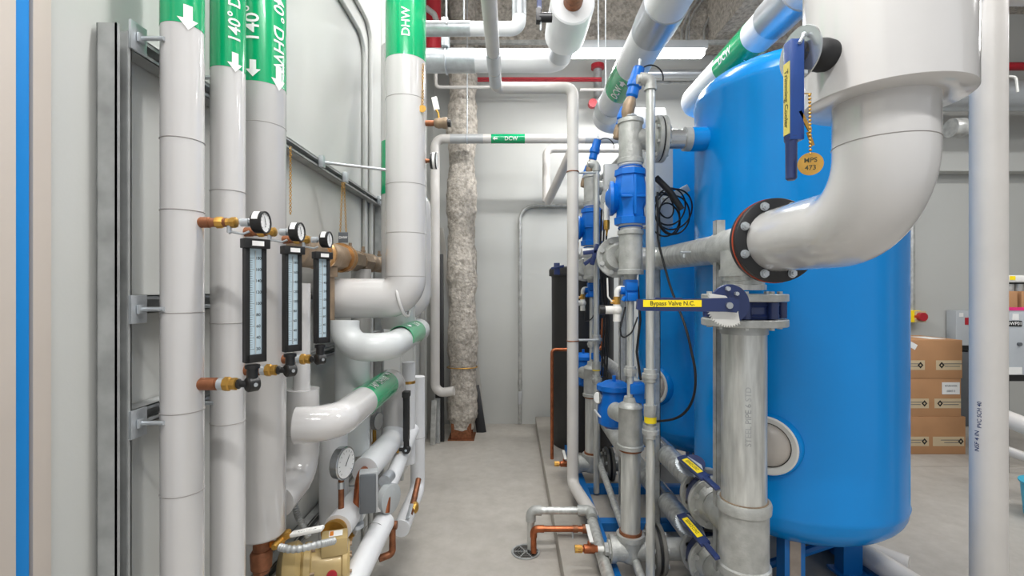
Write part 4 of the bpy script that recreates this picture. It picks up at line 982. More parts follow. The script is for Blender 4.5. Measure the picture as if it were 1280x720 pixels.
# lower headers with butterfly valves
def header(zc, label, vlabel, txt):
    p = pipe('galvanized_header', label, 'pipe', [(GX, GY, zc), (GX, 2.10, zc)], .07, m='galv_cast', bend=0, mname='tee_branch')
    part('pipe', B().cyl((GX, 2.30, zc), (.87, 3.4, zc), .057, seg=36), 'galv_pipe', p)
    part('sleeve', B().cyl((.893, 2.75, zc), (.888, 2.92, zc), .060, seg=36), 'steel', p)
    flange(p, (GX, 2.155, zc), (0, -1, 0), .118, .022, 'galv_cast', 8, True, .013, hub=.072)
    flange(p, (GX, 2.235, zc), (0, 1, 0), .118, .022, 'galv_cast', 8, True, .011, hub=.060)
    v = thing('butterfly_valve', vlabel, 'valve', (GX, 2.19, zc))
    part('valve_body', B().lathe((GX, 2.158, zc), (0, 1, 0), [(0, .085), (.01, .10), (.064, .10), (.074, .085)], 40), 'navy', v)
    sd = V((-.42, 0, .9)).normalized()
    top = V((GX, 2.2, zc)) + sd * .155 + V((0, .02, 0))
    part('stem_neck', B().cyl(V((GX, 2.2, zc)) + sd * .08, top, .024), 'navy', v)
    a_, u_, w_ = basis(sd)
    pd = V((-.25, -.45, .86)).normalized()
    part('mounting_disc', B().lathe(top, pd, [(0, 0), (0, .05), (.008, .052), (.012, .05), (.012, 0)], 36, caps=False), 'navy', v)
    ux = V((1, 0, 0)); ux = (ux - pd * ux.dot(pd)).normalized(); uy = pd.cross(ux)
    poly = []
    a0, a1 = math.radians(150), math.radians(290)
    for i in range(33):
        a = a0 + (a1 - a0) * i / 32; r_ = .082 if i % 2 == 0 else .075; poly.append((r_ * math.cos(a), r_ * math.sin(a)))
    poly += [(.03, -.02), (-.01, .04)]
    part('notched_plate', B().prism(poly, top + pd * .012, ux, uy, .003), 'zinc', v)
    s = top + pd * .02 + V((-.045, .03, .012)); e = V((.795, 1.86, s.z + .012))
    d = (e - s).normalized(); up = V((-.3, -.1, 1)); up = (up - d * up.dot(d)).normalized(); sid = d.cross(up)
    L = (e - s).length; R = Matrix((sid, d, up)).transposed()
    if R.determinant() < 0: R = Matrix((-sid, d, up)).transposed()
    le = part('lever', B().box(s.lerp(e, .36), (.042, L * .72, .014), R, .003).box(s.lerp(e, .86), (.022, L * .3, .012), R, .003), 'navy', v)
    part('yellow_label', B().box(s.lerp(e, .36) + up * .0078, (.026, L * .46, .001), R), 'yellow', le)
    rt = d.cross(up)
    mark(v, [lambda b: flat(b, text2d(txt, .019), s.lerp(e, .36) + up * .0086, d, up.cross(d))], 'dark_ink')
    return p
header(.545, 'upper galvanized header pipe leaving the main cross fitting toward the back', 'upper of the two low butterfly valves with slanted navy lever and yellow label', 'SERVICE CONT.')
header(.275, 'lower galvanized header pipe leaving the main pipe just above the pad', 'lower of the two low butterfly valves with slanted navy lever and yellow label', 'SERVICE CONT.')
pipe('galvanized_pipe', 'upper far galvanized header pipe seen between the two valve columns', 'pipe', [(.80, 2.95, .87), (.80, 4.3, .87)], .05, m='galv_pipe', bend=0, mname='pipe')
pipe('galvanized_pipe', 'lower far galvanized header pipe seen between the two valve columns', 'pipe', [(.67, 2.6, .55), (.67, 3.7, .55)], .05, m='galv_cast', bend=0, mname='pipe')
pipe('galvanized_pipe', 'slim galvanized pipe lying low on the skid between the columns', 'pipe', [(.60, 3.38, .60), (.60, 3.38, .32), (.585, 2.0, .17)], .020, m='galv_pipe', bend=.04, mname='pipe')
pipe('galvanized_pipe', 'galvanized pipe stub passing behind the blue tank leg', 'pipe', [(.95, 2.05, .42), (1.12, 2.2, .40)], .05, m='galv_cast', bend=0, mname='pipe')

# ------------------------------------------------------------ valve column
CX, CY = .575, 2.33
def zc_(py): return Z(py, CY)
def column(label, group):
    t = thing('valve_assembly', label, 'valve assembly', (CX, CY, .1), group)
    c = lambda z: (CX, CY, z)
    # top tee with outlet
    z0, z1 = zc_(205), zc_(150)
    part('top_tee', B().lathe(c(z0), (0, 0, 1), [(0, .05), (0, .062), (.02, .062), (.024, .056), (z1 - z0 - .024, .056), (z1 - z0 - .02, .062), (z1 - z0 - .002, .062), (z1 - z0, .058)], 40)
         .cyl(c(zc_(174)), (CX + .09, CY, zc_(174)), .050, seg=32).cyl((CX + .075, CY, zc_(174)), (CX + .09, CY, zc_(174)), .058, seg=32), 'galv_cast', t)
    flange(t, (CX + .135, CY, zc_(174)), (-1, 0, 0), .112, .02, 'galv_cast', 8, True, .011, hub=.054, hubL=.02)
    flange(t, (CX + .142, CY, zc_(174)), (1, 0, 0), .112, .02, 'galv_cast', 8, True, .011, hub=.054, hubL=.02)
    part('flange_gasket', B().cyl((CX + .134, CY, zc_(174)), (CX + .143, CY, zc_(174)), .105, seg=48), 'rubber', t)
    part('outlet_pipe', B().cyl((CX + .16, CY, zc_(174)), (.84, CY, zc_(174)), .046, seg=32), 'steel', t)
    part('outlet_ring', B().cyl((.835, CY, zc_(174)), (.865, CY, zc_(174)), .057, seg=32), 'galv_cast', t)
    for zt in (211, 285):
        zz = zc_(zt)
        part('coupling_neck', B().lathe(c(zz - .03), (0, 0, 1), [(0, .048), (.004, .055), (.018, .055), (.022, .049), (.04, .049), (.044, .056), (.056, .056), (.06, .048)], 36), 'lever_white', t)
        part('blue_tie', B().torus(c(zz + .0), (0, .08, 1), .057, .0035, 36, 6), 'valve_blue', t)
    # blue globe valve body
    za, zb = zc_(281), zc_(213); Hh = zb - za
    vb = B().lathe(c(za), (0, 0, 1), [(0, .05), (0, .078), (.032, .08), (.036, .070), (Hh * .30, .066), (Hh * .50, .086), (Hh * .56, .088), (Hh * .84, .070), (Hh - .03, .070), (Hh - .028, .078), (Hh, .076), (Hh, .05)], 8)
    part('blue_valve_body', vb, 'valve_blue', t)
    part('valve_rib', B().bb(CX - .004, CX + .008, CY - .088, CY - .05, za + .04, zb - .04, .003).bb(CX - .06, CX + .06, CY - .08, CY - .04, za + Hh * .46, za + Hh * .5, .003), 'valve_blue', t)
    part('valve_bonnet', B().lathe((CX - .05, CY + .02, za + Hh * .5), (-1, .15, 0), [(0, .06), (.02, .072), (.03, .085), (.045, .085), (.05, .05), (.065, .03), (.07, 0)], 12), 'valve_blue', t)
    # second tee
    z0, z1 = zc_(343), zc_(288)
    part('middle_tee', B().lathe(c(z0), (0, 0, 1), [(0, .05), (0, .062), (.02, .062), (.024, .056), (z1 - z0 - .024, .056), (z1 - z0 - .02, .062), (z1 - z0 - .002, .062), (z1 - z0, .05)], 40)
         .cyl((CX, CY, 1.672), (CX - .0, CY + .13, 1.672), .048), 'galv_cast', t)
    flange(t, (CX - .025, CY + .18, 1.665), (-.1, -1, 0), .108, .022, 'galv_cast', 8, True, .013, hub=.06)
    # small three-way valve
    zz = zc_(363)
    part('bushing', B().cyl(c(zc_(352)), c(zc_(342)), .026, .034), 'galv_cast', t)
    part('three_way_valve', B().box(c(zz), (.062, .06, .105), None, .006).box((CX, CY - .03, zz + .02), (.056, .02, .045), None, .008).box((CX, CY - .034, zz - .03), (.05, .02, .04), None, .008).cyl((CX - .05, CY, zz), (CX - .02, CY, zz), .02).cyl((CX - .042, CY - .02, zz - .05), (CX - .03, CY - .02, zz - .03), .01), 'valve_blue', t)
    part('thin_pipe', B().cyl(c(zc_(502)), c(zc_(376)), .0165), 'galv_pipe', t)
    part('union', B().lathe(c(zc_(470)), (0, 0, 1), [(0, .022), (.002, .028), (.015, .028), (.016, .033), (.035, .033), (.036, .026), (.048, .026), (.05, .017)], 8), 'galv', t)
    # white elbow and brass valve cluster on the left
    xx = X(771, CY)
    part('white_elbow', B().tube([(CX - .03, CY, zz + .01), (xx, CY, zz + .01), (xx, CY, zz - .035)], .013, .02, 16), 'lever_white', t)
    part('side_valve', B().cyl((xx, CY, zz - .07), (xx, CY, zz - .03), .017, seg=8).cyl((xx - .03, CY, zz - .055), (xx, CY, zz - .055), .010), 'brass', t)
    part('side_valve_lever', B().tube([(xx - .025, CY - .01, zz - .055), (xx - .045, CY - .01, zz - .03), (xx - .048, CY - .01, zz + .06)], .004, .012, 8), 'lever_white', t)
    part('white_tee', B().cyl((xx, CY, zz - .15), (xx, CY, zz - .068), .018).cyl((xx - .06, CY, zz - .095), (xx, CY, zz - .095), .020).sphere((xx, CY, zz - .095), .026, 10), 'manhole_white', t)
    part('black_knob', B().cyl((xx - .085, CY, zz - .095), (xx - .058, CY, zz - .095), .024), 'black', t)
    # lower blue diaphragm valve
    q = V((CX - .02, CY + .28, Z(497, CY + .28)))
    part('diaphragm_valve', B().lathe(q + V((0, 0, -.16)), (0, 0, 1), [(0, .05), (.02, .085), (.08, .09), (.16, .085), (.2, .075), (.205, .095), (.23, .095), (.235, .075), (.25, .05), (.25, 0)], 10).cyl(q + V((.05, 0, -.05)), q + V((.15, 0, -.05)), .045), 'valve_blue', t)
    part('diaphragm_stud', B().cyl(q + V((0, 0, .08)), q + V((0, 0, .12)), .010), 'valve_blue', t)
    q2 = V((CX + .035, CY - .0, zc_(490)))
    part('pilot_valve', B().box(q2, (.055, .055, .1), None, .01).box(q2 + V((-.01, -.03, .02)), (.07, .02, .05), None, .008), 'valve_blue', t)
    # reducing cap and lower pipe
    z0, z1 = zc_(560), zc_(502)
    part('lower_tee', B().lathe(c(z0), (0, 0, 1), [(0, .05), (0, .064), (.018, .064), (.022, .058), (z1 - z0 - .03, .057), (z1 - z0 - .025, .06), (z1 - z0 - .012, .055), (z1 - z0, .035), (z1 - z0 + .025, .03), (z1 - z0 + .027, .018)], 40).cyl((CX, CY, z1 - .08), (CX - .045, CY + .14, z1 - .08), .045), 'galv_cast', t)
    part('thread_ring', B().cyl(c(z0 - .012), c(z0), .054, seg=36), 'old_copper', t)
    part('lower_pipe', B().cyl(c(.28), c(z0), .0475, seg=40), 'galv_pipe', t)
    zt = zc_(686)
    part('bottom_tee', B().lathe(c(zt - .06), (0, 0, 1), [(0, 0), (.01, .05), (.03, .06), (.11, .06), (.112, .067), (.135, .067), (.137, .05)], 40).cyl((CX - .085, CY, zt), (CX + .1, CY, zt), .056, seg=36).cyl((CX - .1, CY, zt), (CX - .078, CY, zt), .064, seg=36), 'galv_cast', t)
    part('thread_ring', B().cyl(c(zt + .075), c(zt + .09), .054, seg=36), 'old_copper', t)
    part('reducing_bushing', B().lathe((CX - .13, CY, zt), (1, 0, 0), [(0, .018), (.004, .03), (.02, .03), (.022, .044), (.04, .044)], 8), 'galv', t)
    part('nipple', B().cyl((CX - .16, CY, zt), (CX - .12, CY, zt), .012), 'lever_white', t)
    part('hose_valve', B().lathe((CX - .26, CY, zt), (1, 0, 0), [(0, .013), (.004, .018), (.018, .018), (.02, .014), (.03, .014), (.035, .021), (.08, .022), (.09, .016), (.1, .016)], 14).cyl((CX - .20, CY, zt), (CX - .20, CY, zt + .035), .009), 'copper', t)
    part('hose_valve_end', B().cyl((CX - .27, CY, zt), (CX - .235, CY, zt), .019, seg=8), 'brass', t)
    part('hose_valve_lever', B().box((CX - .19, CY + .06, zt + .045), (.02, .14, .007), Matrix.Rotation(.12, 3, 'X'), .003), 'lever_white', t)
    flange(t, (CX + .115, CY, zt), (-1, 0, 0), .118, .02, 'iron', 8, True, .012, hub=.058, hubL=.015)
    flange(t, (CX + .13, CY, zt), (1, 0, 0), .118, .02, 'iron', 8, True, .012)
    part('flange_gasket', B().cyl((CX + .113, CY, zt), (CX + .132, CY, zt), .108, seg=48), 'rubber', t)
    part('outlet_pipe', B().cyl((CX + .14, CY, zt), (CX + .26, CY, zt), .05, seg=32), 'galv_cast', t)
    # top pilot pair
    for j, (a, bq) in enumerate(((W(799, 84, CY), W(783, 146, CY)), (W(781, 134, CY + .05), W(771, 172, CY + .05)))):
        a, bq = V(a), V(bq); d = (bq - a); L = d.length; s_ = (1, .72)[j]
        part('pilot_valve', B().lathe(a, d, [(0, .012), (.004, .022 * s_ + .006), (L * .25, .026 * s_ + .006), (L * .28, .036 * s_), (L * .4, .036 * s_), (L * .43, .028 * s_), (L * .58, .03 * s_), (L * .62, .022 * s_), (L * .66, .02)], 10), 'valve_blue', t)
        part('pilot_fitting', B().lathe(a + d * .62, d, [(0, .022), (L * .12, .027 * s_ + .004), (L * .3, .027 * s_ + .004), (L * .42, .018)], 12), 'bronze', t)
    part('pilot_cap_stud', B().cyl(W(799, 84, CY), W(800, 74, CY), .007, seg=10), 'zinc', t)
    part('control_tube', B().torus(W(813, 98, CY), (0, 1, .1), .062, .0035, 24, 6, -PI * .75, PI * .55), 'rubber', t)
    part('tee_plug', B().cyl(c(zc_(152)), c(zc_(143)), .03, .022, seg=8).torus(c(zc_(146)), (0, 0, 1), .028, .004, 20, 6), 'zinc', t)
    # gauge between
    g = V((X(762, CY), CY + .12, zc_(240)))
    part('side_gauge', B().cyl(g, g + V((.045, .02, 0)), .036), 'steel', t)
    part('side_cock', B().cyl(g + V((.01, 0, -.12)), g + V((.01, 0, -.03)), .014).cyl(g + V((.01, 0, -.075)), g + V((.09, 0, -.075)), .011), 'lever_white', t)
    part('side_cock_tip', B().lathe(g + V((.01, 0, -.2)), (0, 0, 1), [(0, .002), (.03, .008), (.035, .014), (.07, .016), (.09, .012)], 10), 'brass', t)
    # small cables
    part('cable', B().tube([(CX - .03, CY - .02, zz - .08), (xx + .01, CY - .03, zc_(410)), (CX - .05, CY - .03, zc_(424)), (CX + .0, CY - .03, zc_(415)), (CX + .03, CY - .02, zc_(396))], .004, .05, 8), 'rubber', t)
    part('cable', B().tube([(CX + .03, CY - .02, zz + .02), (CX + .045, CY - .01, zc_(400)), (CX + .03, CY, zc_(440)), (CX + .05, CY, zc_(475))], .006, .05, 8), 'rubber', t)
    return t
c1 = column('nearer galvanized valve column with blue hydraulic valves beside the near tank', 'valve columns of the two tanks')
c2 = copy_tree(c1, None, (0, 1.13, 0)); c2['label'] = 'farther galvanized valve column with blue valves, behind the slim white pipe'

# slim risers
def riser(x, y, ztop, zbot, label, lblz, un):
    t = thing('slim_riser', label, 'pipe', (x, y, .1), 'slim galvanized risers')
    part('pipe', B().tube([(x - .06, y, ztop), (x, y, ztop), (x, y, zbot)], .020, .025, 20), 'galv_pipe', t)
    part('elbow', B().tube([(x - .045, y, ztop), (x, y, ztop), (x, y, ztop - .05)], .028, .028, 20), 'galv_cast', t)
    for z in un:
        part('union', B().lathe((x, y, z), (0, 0, 1), [(0, .024), (.004, .03), (.02, .03), (.022, .038), (.04, .038), (.042, .03), (.06, .03), (.062, .022)], 12), 'galv', t)
    part('coupling', B().cyl((x, y, un[1] + .10), (x, y, un[1] + .15), .029), 'galv_cast', t)
    part('yellow_label', B().lathe((x, y, lblz), (0, 0, 1), [(0, .020), (0, .027), (.038, .027), (.038, .02)], 28, caps=False), 'yellow', t)
    return t
rx, ry = X(813, 2.15), 2.15
riser(rx, ry, Z(99, ry), .12, 'slim galvanized riser standing in front of the near tank beside the nearer valve column', Z(528, ry), (Z(478, ry), Z(548, ry)))
ry2 = 3.25
riser(X(745.5, ry2), ry2, Z(205, ry2), .12, 'thinner-looking slim riser in front of the farther valve column', Z(463, ry2), (Z(430, ry2), Z(480, ry2)))
# manual override of back column
t = thing('handwheel_valve', 'small valve with dark blue cross handle in front of the farther valve column', 'valve', W(742, 318, 3.15))
part('body', B().cyl(W(727, 316, 3.2), W(750, 316, 3.2), .03), 'manhole_white', t)
part('handle', B().box(W(748, 314, 3.1), (.20, .02, .028), Matrix.Rotation(-.12, 3, 'Y'), .006).box(W(743, 318, 3.1), (.028, .02, .14), Matrix.Rotation(.25, 3, 'Y'), .006).box(W(738, 325, 3.12), (.1, .02, .025), Matrix.Rotation(-.6, 3, 'Y'), .005), 'navy', t)
# brine tank
bt = thing('brine_tank', 'tall black cylindrical brine tank with lid beside the farther valve column', 'tank', (.625, 4.35, .1))
part('body', B().lathe((.64, 4.36, .1), (0, 0, 1), [(0, 0), (0, .265), (.02, .275), (1.5, .28), (1.52, .285)], 64), 'brine_black', bt)
part('lid', B().lathe((.64, 4.36, 1.615), (0, 0, 1), [(0, .28), (0, .302), (.05, .304), (.07, .295), (.085, .2), (.09, 0)], 64), 'brine_black', bt)
part('clip', B().box(W(696, 336, 4.03), (.05, .02, .10), None, .004).box(W(697, 334, 4.02), (.11, .015, .02), Matrix.Rotation(-.2, 3, 'Y'), .003), 'navy', bt, 'small blue clip on the rim')
# copper brine line
t = pipe('copper_pipe', 'thin copper pipe looping down the left side of the black tank', 'pipe',
         [(X(716, 3.95), 3.95, Z(437, 3.95)), (X(690, 3.95), 3.95, Z(437, 3.95)), (X(690, 3.95), 3.95, .1)], .014, m='copper', bend=.03, mname='pipe')
t = pipe('copper_pipe', 'short copper tube with fittings hanging in front of the black tank', 'pipe',
         [(X(754, 3.6), 3.6, Z(398, 3.6)), (X(753, 3.6), 3.6, Z(435, 3.6)), (X(744, 3.6), 3.6, Z(437, 3.6))], .014, m='copper', bend=.03, mname='pipe')
part('fitting', B().cyl(W(754, 412, 3.6), W(754, 418, 3.6), .02, seg=8), 'copper', t)
# cross tie from the slim pvc pipe to the column
solo('tie_rod', B().cyl(W(717, 216, 3.2), W(745, 216, 3.2), .008, seg=8), 'zinc', 'short tie rod joining the slim white pipe to the riser near their tops', 'rod')
solo('tie_rod', B().cyl(W(717, 425, 3.2), W(748, 425, 3.2), .008, seg=8), 'zinc', 'short tie rod joining the slim white pipe to the riser at mid height', 'rod')
# side outlets on second column (hoses at the lower left)
t = thing('sample_valve', 'small brass sample valve with white lever beside the farther column pipe', 'valve', W(770, 520, 2.9))
part('body', B().cyl(W(760, 535, 2.6), W(760, 515, 2.6), .016, seg=10), 'copper', t)
part('nipple', B().cyl(W(760, 515, 2.6), W(760, 503, 2.6), .011), 'lever_white', t)
part('lever', B().tube([W(758, 522, 2.58), W(750, 521, 2.58), W(743, 512, 2.58)], .005, .02, 8), 'lever_white', t)
t = thing('pressure_gauge', 'small silver gauge at the side of the lower blue diaphragm valve', 'pressure gauge', W(746, 500, 2.6))
cs = part('gauge_case', B().cyl(W(747, 497, 2.6), W(753, 497, 2.61), .036), 'steel', t)
part('dial', B().cyl(W(746.6, 497, 2.599), W(747, 497, 2.6), .030), 'dial', cs)

# cables
t = thing('cable_coil', 'coil of black cables hanging from the galvanized arm in front of the rear tank', 'cable', W(838, 290, 2.5))
for k, (px, py, r_) in enumerate(((842, 262, .105), (838, 258, .095), (845, 268, .10), (833, 268, .11), (840, 272, .085), (836, 254, .07))):
    part('loop', B().torus(W(px, py, 2.5) + V((0, k * .012, 0)), (.2 + .1 * k, -1, .1 * (k - 3)), r_, .0045, 40, 6), 'rubber', t)
part('bundle', B().tube([W(820, 222, 2.45), W(838, 240, 2.42), W(852, 262, 2.42)], .016, .1, 12), 'rubber', t)
t = solo('cable', B().tube([W(822, 240, 2.4), W(822, 300, 2.4), W(838, 360, 2.35), W(858, 410, 2.2), W(871, 470, 2.15), W(866, 505, 2.2), W(848, 524, 2.3), W(818, 527, 2.4)], .006, .3, 8), 'rubber', 'long black cable hanging loosely across the rear blue tank', 'cable')
for k, py in enumerate((380, 443, 534, 425)):
    pass
solo('cable', B().tube([W(750, 440, 3.1), W(758, 462, 3.1), W(762, 490, 3.1)], .006, .1, 8), 'rubber', 'short black cable beside the slim riser of the farther column', 'cable')
t = thing('hose_bundle', 'black hose bundle hanging between the two valve columns', 'cable', W(757, 400, 3.2))
for k in range(3): part('hose', B().tube([W(752 + 4 * k, 262, 3.3), W(750 + 3 * k, 330, 3.3), W(755 + 3 * k, 400, 3.3), W(752 + 3 * k, 470, 3.3)], .007, .2, 8), 'rubber', t)

# ------------------------------------------------------------ right side
PY = 1.93; PXc = X(1235.5, PY)
t = thing('white_post_pipe', 'thick white vertical pipe at the right edge in front of the boxes', 'pipe', (PXc, PY, 0))
part('pipe', B().cyl((PXc, PY, 0), (PXc, PY, Z(-10, PY)), .0575, seg=64), 'pvc', t)
part('top_tee', B().cyl((PXc - .35, PY, Z(-8, PY) + .015), (PXc + .6, PY, Z(-8, PY) + .015), .0575, seg=48), 'pvc', t)
mark(t, [lambda b: wrap(b, text2d('PVC SCH 40', .02), (PXc, PY, Z(517, PY)), (0, 0, 1), (-1, -.35, 0), .0582), lambda b: wrap(b, text2d('NSF 4 IN', .022), (PXc, PY, Z(550, PY)), (0, 0, 1), (-1, -.2, 0), .0582)], 'navy')
# boxes
def cbox(x1, y0, z0, z1, label, tl, tr, w=.62, dpt=.45):
    x0 = x1 - w
    t = thing('cardboard_box', label, 'box', ((x0 + x1) / 2, y0 + dpt / 2, z0), 'stacked cardboard boxes')
    part('carton', B().bb(x0, x1, y0, y0 + dpt, z0, z1, .004), 'cardboard', t)
    for a, c in (tl, tr):
        tp = part('tape', B().bb(X(a, y0), X(c, y0), y0 - .001, y0, z0 + (z1 - z0) * .22, z0 + (z1 - z0) * .47), 'tape', t)
        cx_ = X(c, y0) - .04 if a < 1135 else X(a, y0) + .05
        if z0 < .1 and a > 1135: cx_ = X(c, y0) - .03
        zc = z0 + (z1 - z0) * .345
        dm = ([(-1, 0), (0, -1), (1, 0), (0, 1), (-.4, 0), (0, -.4), (.4, 0), (0, .4)], [[0, 1, 5, 4], [1, 2, 6, 5], [2, 3, 7, 6], [3, 0, 4, 7]])
        b = B(); flat(b, dm, (cx_, y0 - .0018, zc), (1, 0, 0), (0, 0, 1), .026, .03)
        part('diamond_mark', b, 'black_ink', tp)
        xm = (X(max(a, 1132), y0) + X(c, y0)) / 2 + (.03 if a > 1135 else -.04); b = B()
        for q_ in range(2): flat(b, ([(-.5, -.5), (.5, -.5), (.5, .5), (-.5, .5)], [[0, 1, 2, 3]]), (xm, y0 - .0018, zc + .012 - q_ * .022), (1, 0, 0), (0, 0, 1), .2 - .06 * q_, .006)
        part('print_line', b, 'box_grey', tp)
    return t
y0 = 4.35
bxa = cbox(X(1207, y0), y0, 0, Z(521, y0), 'cardboard box at the bottom of the stack', (1090, 1161), (1166, 1205))
bxb = cbox(X(1202, y0), y0 + .005, Z(521, y0), Z(473, y0), 'middle cardboard box of the stack, with white address label', (1090, 1161), (1168, 1201))
bxc = cbox(X(1203, y0), y0, Z(473, y0), Z(425, y0), 'topmost cardboard box of the stack, with a small white slip on its front', (1090, 1156), (1170, 1202))
part('address_label', B().bb(X(1178, y0), X(1200, y0), y0 + .002, y0 + .005, Z(493, y0), Z(478, y0)), 'paper', bxb)
mark(bxb, [lambda b: flat(b, text2d('RETURN GOODS', .018), (X(1189, y0), y0 + .0012, Z(482.5, y0)), (1, 0, 0), (0, 0, 1), .8, 1.3), lambda b: flat(b, text2d('0084713', .022), (X(1189, y0), y0 + .0012, Z(489, y0)), (1, 0, 0), (0, 0, 1), 1, 1.2)], 'box_grey')
part('paper_slip', B().box((X(1141, y0), y0 - .001, Z(432, y0)), (.07, .002, .05), Matrix.Rotation(.5, 3, 'Y')), 'paper', bxc)
part('top_label', B().bb(X(1172, y0), X(1192, y0), y0 + .08, y0 + .3, Z(425, y0), Z(425, y0) + .002), 'paper', bxc)
# water heater cabinets
def wcab(x0, x1, y0, z0, z1, label, nm='heater_cabinet', dp=.12):
    t = thing(nm, label, 'cabinet', ((x0 + x1) / 2, y0 + .3, 0), None)
    part('body', B().bb(x0, x1, y0, y0 + dp, z0, z1, .01), 'cabinet', t)
    for xx in (x0 + .02, x1 - .06):
        for yy in (y0 + .01, y0 + dp - .04): part('leg', B().bb(xx, xx + .04, yy, yy + .03, 0, z0 - .04), 'black', t)
    part('stand', B().bb(x0, x1, y0 + .005, y0 + dp, z0 - .05, z0), 'black', t, 'black steel stand')
    return t
yh = 5.2
h1 = wcab(X(1195, yh), X(1245, yh), yh, Z(432, yh), Z(388, yh), 'grey heater cabinet with red label half hidden behind the thick white pipe')
part('red_label', B().bb(X(1206, yh), X(1212, yh), yh - .003, yh, Z(406, yh), Z(397, yh)), 'red', h1)
part('pink_sticker', B().bb(X(1199, yh), X(1204, yh), yh - .003, yh, Z(396, yh), Z(391, yh)), 'paper', h1)
part('drawer_unit', B().bb(X(1195, yh), X(1245, yh), yh + .02, yh + .11, 0, Z(440, yh), .01), 'box_grey', h1)
yh = 3.9
h2 = wcab(X(1254, yh), X(1345, yh), yh, Z(469, yh), Z(385, yh), 'grey heater cabinet marked DWP01 with pink stripe at the right edge')
part('pink_stripe', B().bb(X(1254, yh), X(1345, yh), yh - .004, yh, Z(388, yh), Z(384, yh)), 'pink', h2)
part('black_label', B().bb(X(1257, yh), X(1277, yh), yh - .004, yh, Z(408, yh), Z(401, yh)), 'black_ink', h2)
mark(h2, [lambda b: flat(b, text2d('DWP01', .038), (X(1267, yh), yh - .0055, Z(404.5, yh)), (1, 0, 0), (0, 0, 1))])
part('white_sticker', B().bb(X(1265, yh), X(1273, yh), yh - .004, yh, Z(400, yh), Z(392, yh)), 'paper', h2)
part('white_sticker', B().bb(X(1258, yh), X(1277, yh), yh - .004, yh, Z(468, yh), Z(459, yh)), 'paper', h2)
part('knob', B().cyl((X(1273, yh), yh - .02, Z(430, yh)), (X(1273, yh), yh, Z(430, yh)), .014), 'box_grey', h2)
# equipment on top
t = thing('instrument_shelf', 'shelf of small valves and boxes above the DWP01 cabinet', 'shelf', (X(1290, 4.1), 4.1, Z(385, 3.9)))
part('shelf_board', B().bb(X(1256, 4.0), X(1345, 4.0), 4.0, 4.14, Z(352, 4.0), Z(344, 4.0), .003), 'lever_white', t)
part('upright', B().bb(X(1258, 4.0) - .02, X(1258, 4.0) + .02, 4.08, 4.11, 1.341, Z(350, 4.0)), 'black', t)
part('upright', B().bb(X(1335, 4.0) - .02, X(1335, 4.0) + .02, 4.08, 4.11, 1.341, Z(350, 4.0)), 'black', t)
for px in (1264, 1276, 1288): part('canister', B().cyl((X(px, 4.05), 4.07, Z(369, 4.05)), (X(px, 4.05), 4.07, Z(355, 4.05)), .032), 'galv', t)
part('backing', B().bb(X(1258, 4.05), X(1320, 4.05), 4.115, 4.13, Z(384, 4.05), Z(353, 4.05)), 'black', t)
part('wooden_block', B().bb(X(1256, 4.0), X(1272, 4.0), 4.0, 4.06, 1.341, Z(364, 4.0), .004), 'cardboard', t)
part('wooden_block', B().bb(X(1277, 4.0), X(1300, 4.0), 4.0, 4.06, 1.341, Z(364, 4.0), .004), 'cardboard', t)
part('yellow_sticker', B().bb(X(1262, 4.0), X(1269, 4.0), 3.997, 4.0, Z(350, 4.0), Z(345, 4.0)), 'yellow', t)
solo('floor_pipe', B().cyl(W(1240, 516, 3.5), W(1320, 548, 3.2), .06), 'pvc', 'loose white plastic pipe lying by the cabinet stand at the right edge, upper one', 'pipe')
solo('floor_pipe', B().cyl(W(1240, 556, 3.6), W(1330, 590, 3.3), .035), 'pvc', 'loose thinner white plastic pipe lying on the floor at the right edge, lower one', 'pipe')
t = thing('plastic_bin', 'corner of a light blue plastic bin at the right edge of the picture', 'bin', (X(1300, 3.0), 3.15, 0))
part('body', B().lathe((X(1314, 3.1), 3.1, 0), (0, 0, 1), [(0, 0), (0, .12), (.02, .125), (.22, .14), (.23, .15), (.24, .15)], 32), 'cyan_plastic', t)
# back wall things at right
t = thing('wall_conduit', 'vertical metal conduit on the back wall ending above the yellow switch', 'conduit', (X(1142, 5.3), 5.3, 1.3))
part('pipe', B().cyl((X(1142, 5.28), 5.3, Z(388, 5.28)), (X(1142, 5.28), 5.3, 4.5), .024), 'galv', t)
part('strap', B().box((X(1142, 5.28), 5.31, Z(330, 5.28)), (.09, .03, .03), None, .003), 'galv', t)
t = thing('emergency_switch', 'yellow and red emergency switch on the back wall above the boxes', 'switch', (X(1145, 5.3), 5.27, Z(404, 5.3)))
part('housing', B().bb(X(1137, 5.2), X(1151, 5.2), 5.2, 5.33, Z(403, 5.2), Z(388, 5.2), .006), 'yellow', t)
part('red_button', B().cyl((X(1153, 5.15), 5.2, Z(396, 5.15)), (X(1153, 5.15), 5.13, Z(396, 5.15)), .045), 'red', t)
part('tan_box', B().bb(X(1147, 5.16), X(1160, 5.16), 5.18, 5.3, Z(403, 5.16), Z(389, 5.16), .004), 'tape', t)
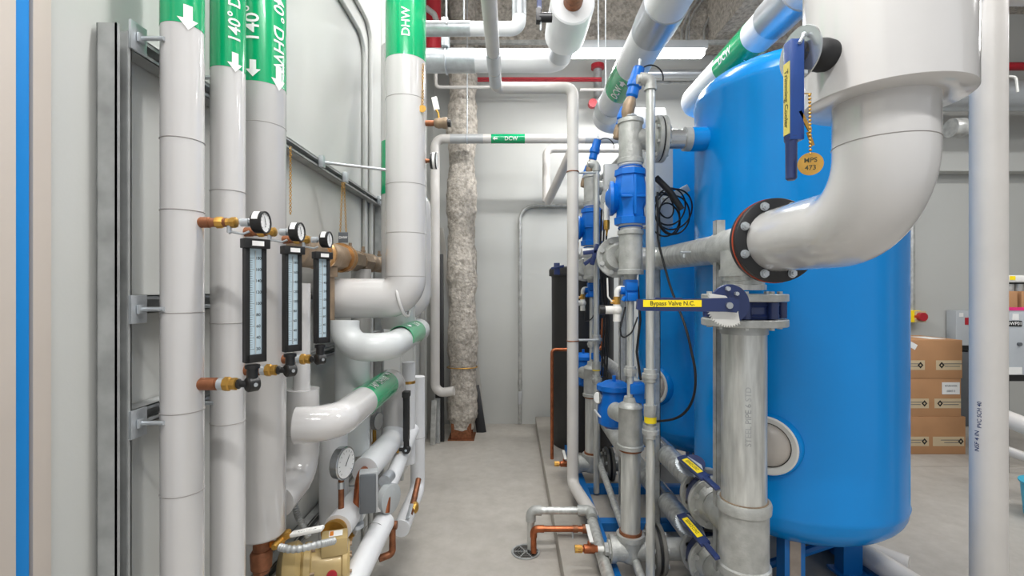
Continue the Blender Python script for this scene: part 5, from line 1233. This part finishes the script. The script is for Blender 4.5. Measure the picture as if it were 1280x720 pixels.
# duct and pipes at upper right
solo('spiral_duct', B().cyl((2.3, 4.6, Z(120, 4.6)), (7.0, 4.6, Z(120, 4.6)), .14), 'alu', 'shiny round duct near the ceiling at the far right', 'duct')
solo('sprinkler_main', B().cyl((2.35, 4.9, Z(83, 4.9)), (7.0, 4.9, Z(83, 4.9)), .04), 'red', 'dark red sprinkler main near the ceiling at the far right', 'pipe')
solo('wall_ledge', B().bb(2.4, 7.0, 5.15, 5.32, Z(215, 5.2), Z(146, 5.2)), 'wall_back', 'pale horizontal soffit high on the back wall at the right', 'soffit')
solo('duct_end', B().lathe(W(1188, 160, 4.4), (1, 0, 0), [(0, .02), (.0, .085), (.1, .09), (.14, .07), (.16, 0)], 30), 'galv', 'small grey duct end between the large elbow and the white pipe', 'duct')
t = thing('wire_hook', 'white wire loop hanging off the shiny duct at the far right', 'hook', W(1270, 110, 4.3))
part('wire', B().tube([W(1256, 95, 4.3), W(1270, 96, 4.3), W(1272, 115, 4.3)], .01, .03, 8), 'lever_white', t)
# pvc waste pipe under the tank
t = pipe('pvc_pipe', 'grey-white waste pipe lying on the floor under the near tank toward the camera', 'pipe', [(1.62, 3.1, .21), (1.76, 2.0, .21)], .05, m='pvc', bend=0, mname='pipe')
t = pipe('pvc_pipe', 'white waste pipe on the floor right of the pad with a coupling', 'pipe', [(1.25, 3.2, .16), (2.0, 2.42, .10)], .05, m='pvc', bend=0, mname='pipe')
part('coupling', B().cyl((1.80, 2.628, .116), (1.84, 2.586, .113), .06), 'pvc', t)

# ------------------------------------------------------------ lights
for i, (x, y, z, L_, lab) in enumerate([(.1, 1.2, 3.75, 1.6, 'added unseen linear light above the aisle near the camera'), (.1, 3.0, 3.95, 1.6, 'added unseen linear light above the middle of the aisle'),
                                       (3.6, 1.6, 3.75, 2.0, 'added unseen linear light above the open floor at the right'), (4.4, 3.2, 3.8, 2.0, 'added unseen linear light above the boxes'), (.3, -.6, 3.75, 1.8, 'added unseen linear light behind the camera')]):
    fixture(x - L_ / 2, x + L_ / 2, y, z, lab, 0)  # fixtures added out of view, since the ceiling blocks the world light
    area((x, y, z - .03), L_, .12, (52, 38, 40, 22, 60)[i])
area((X(786, YF), YF, zF - .03), 1.3, .1, 32)
w = bpy.data.worlds.new('w'); sc.world = w; w.use_nodes = True
w.node_tree.nodes['Background'].inputs[0].default_value = (.93, .96, 1, 1)
w.node_tree.nodes['Background'].inputs[1].default_value = .6

cam = bpy.data.cameras.new('camera'); co = bpy.data.objects.new('camera', cam); COL.objects.link(co)
cam.lens = 36 * 600 / 1280; cam.sensor_width = 36; co.location = (0, 0, CAMH); co.rotation_euler = (PI / 2, 0, 0)
cam.clip_start = .05; cam.shift_y = 1 / 1280
sc.camera = co
sc.view_settings.view_transform = 'Standard'; sc.view_settings.look = 'None'; sc.view_settings.gamma = 1; sc.view_settings.use_curve_mapping = False
sc.view_settings.exposure = 0.08
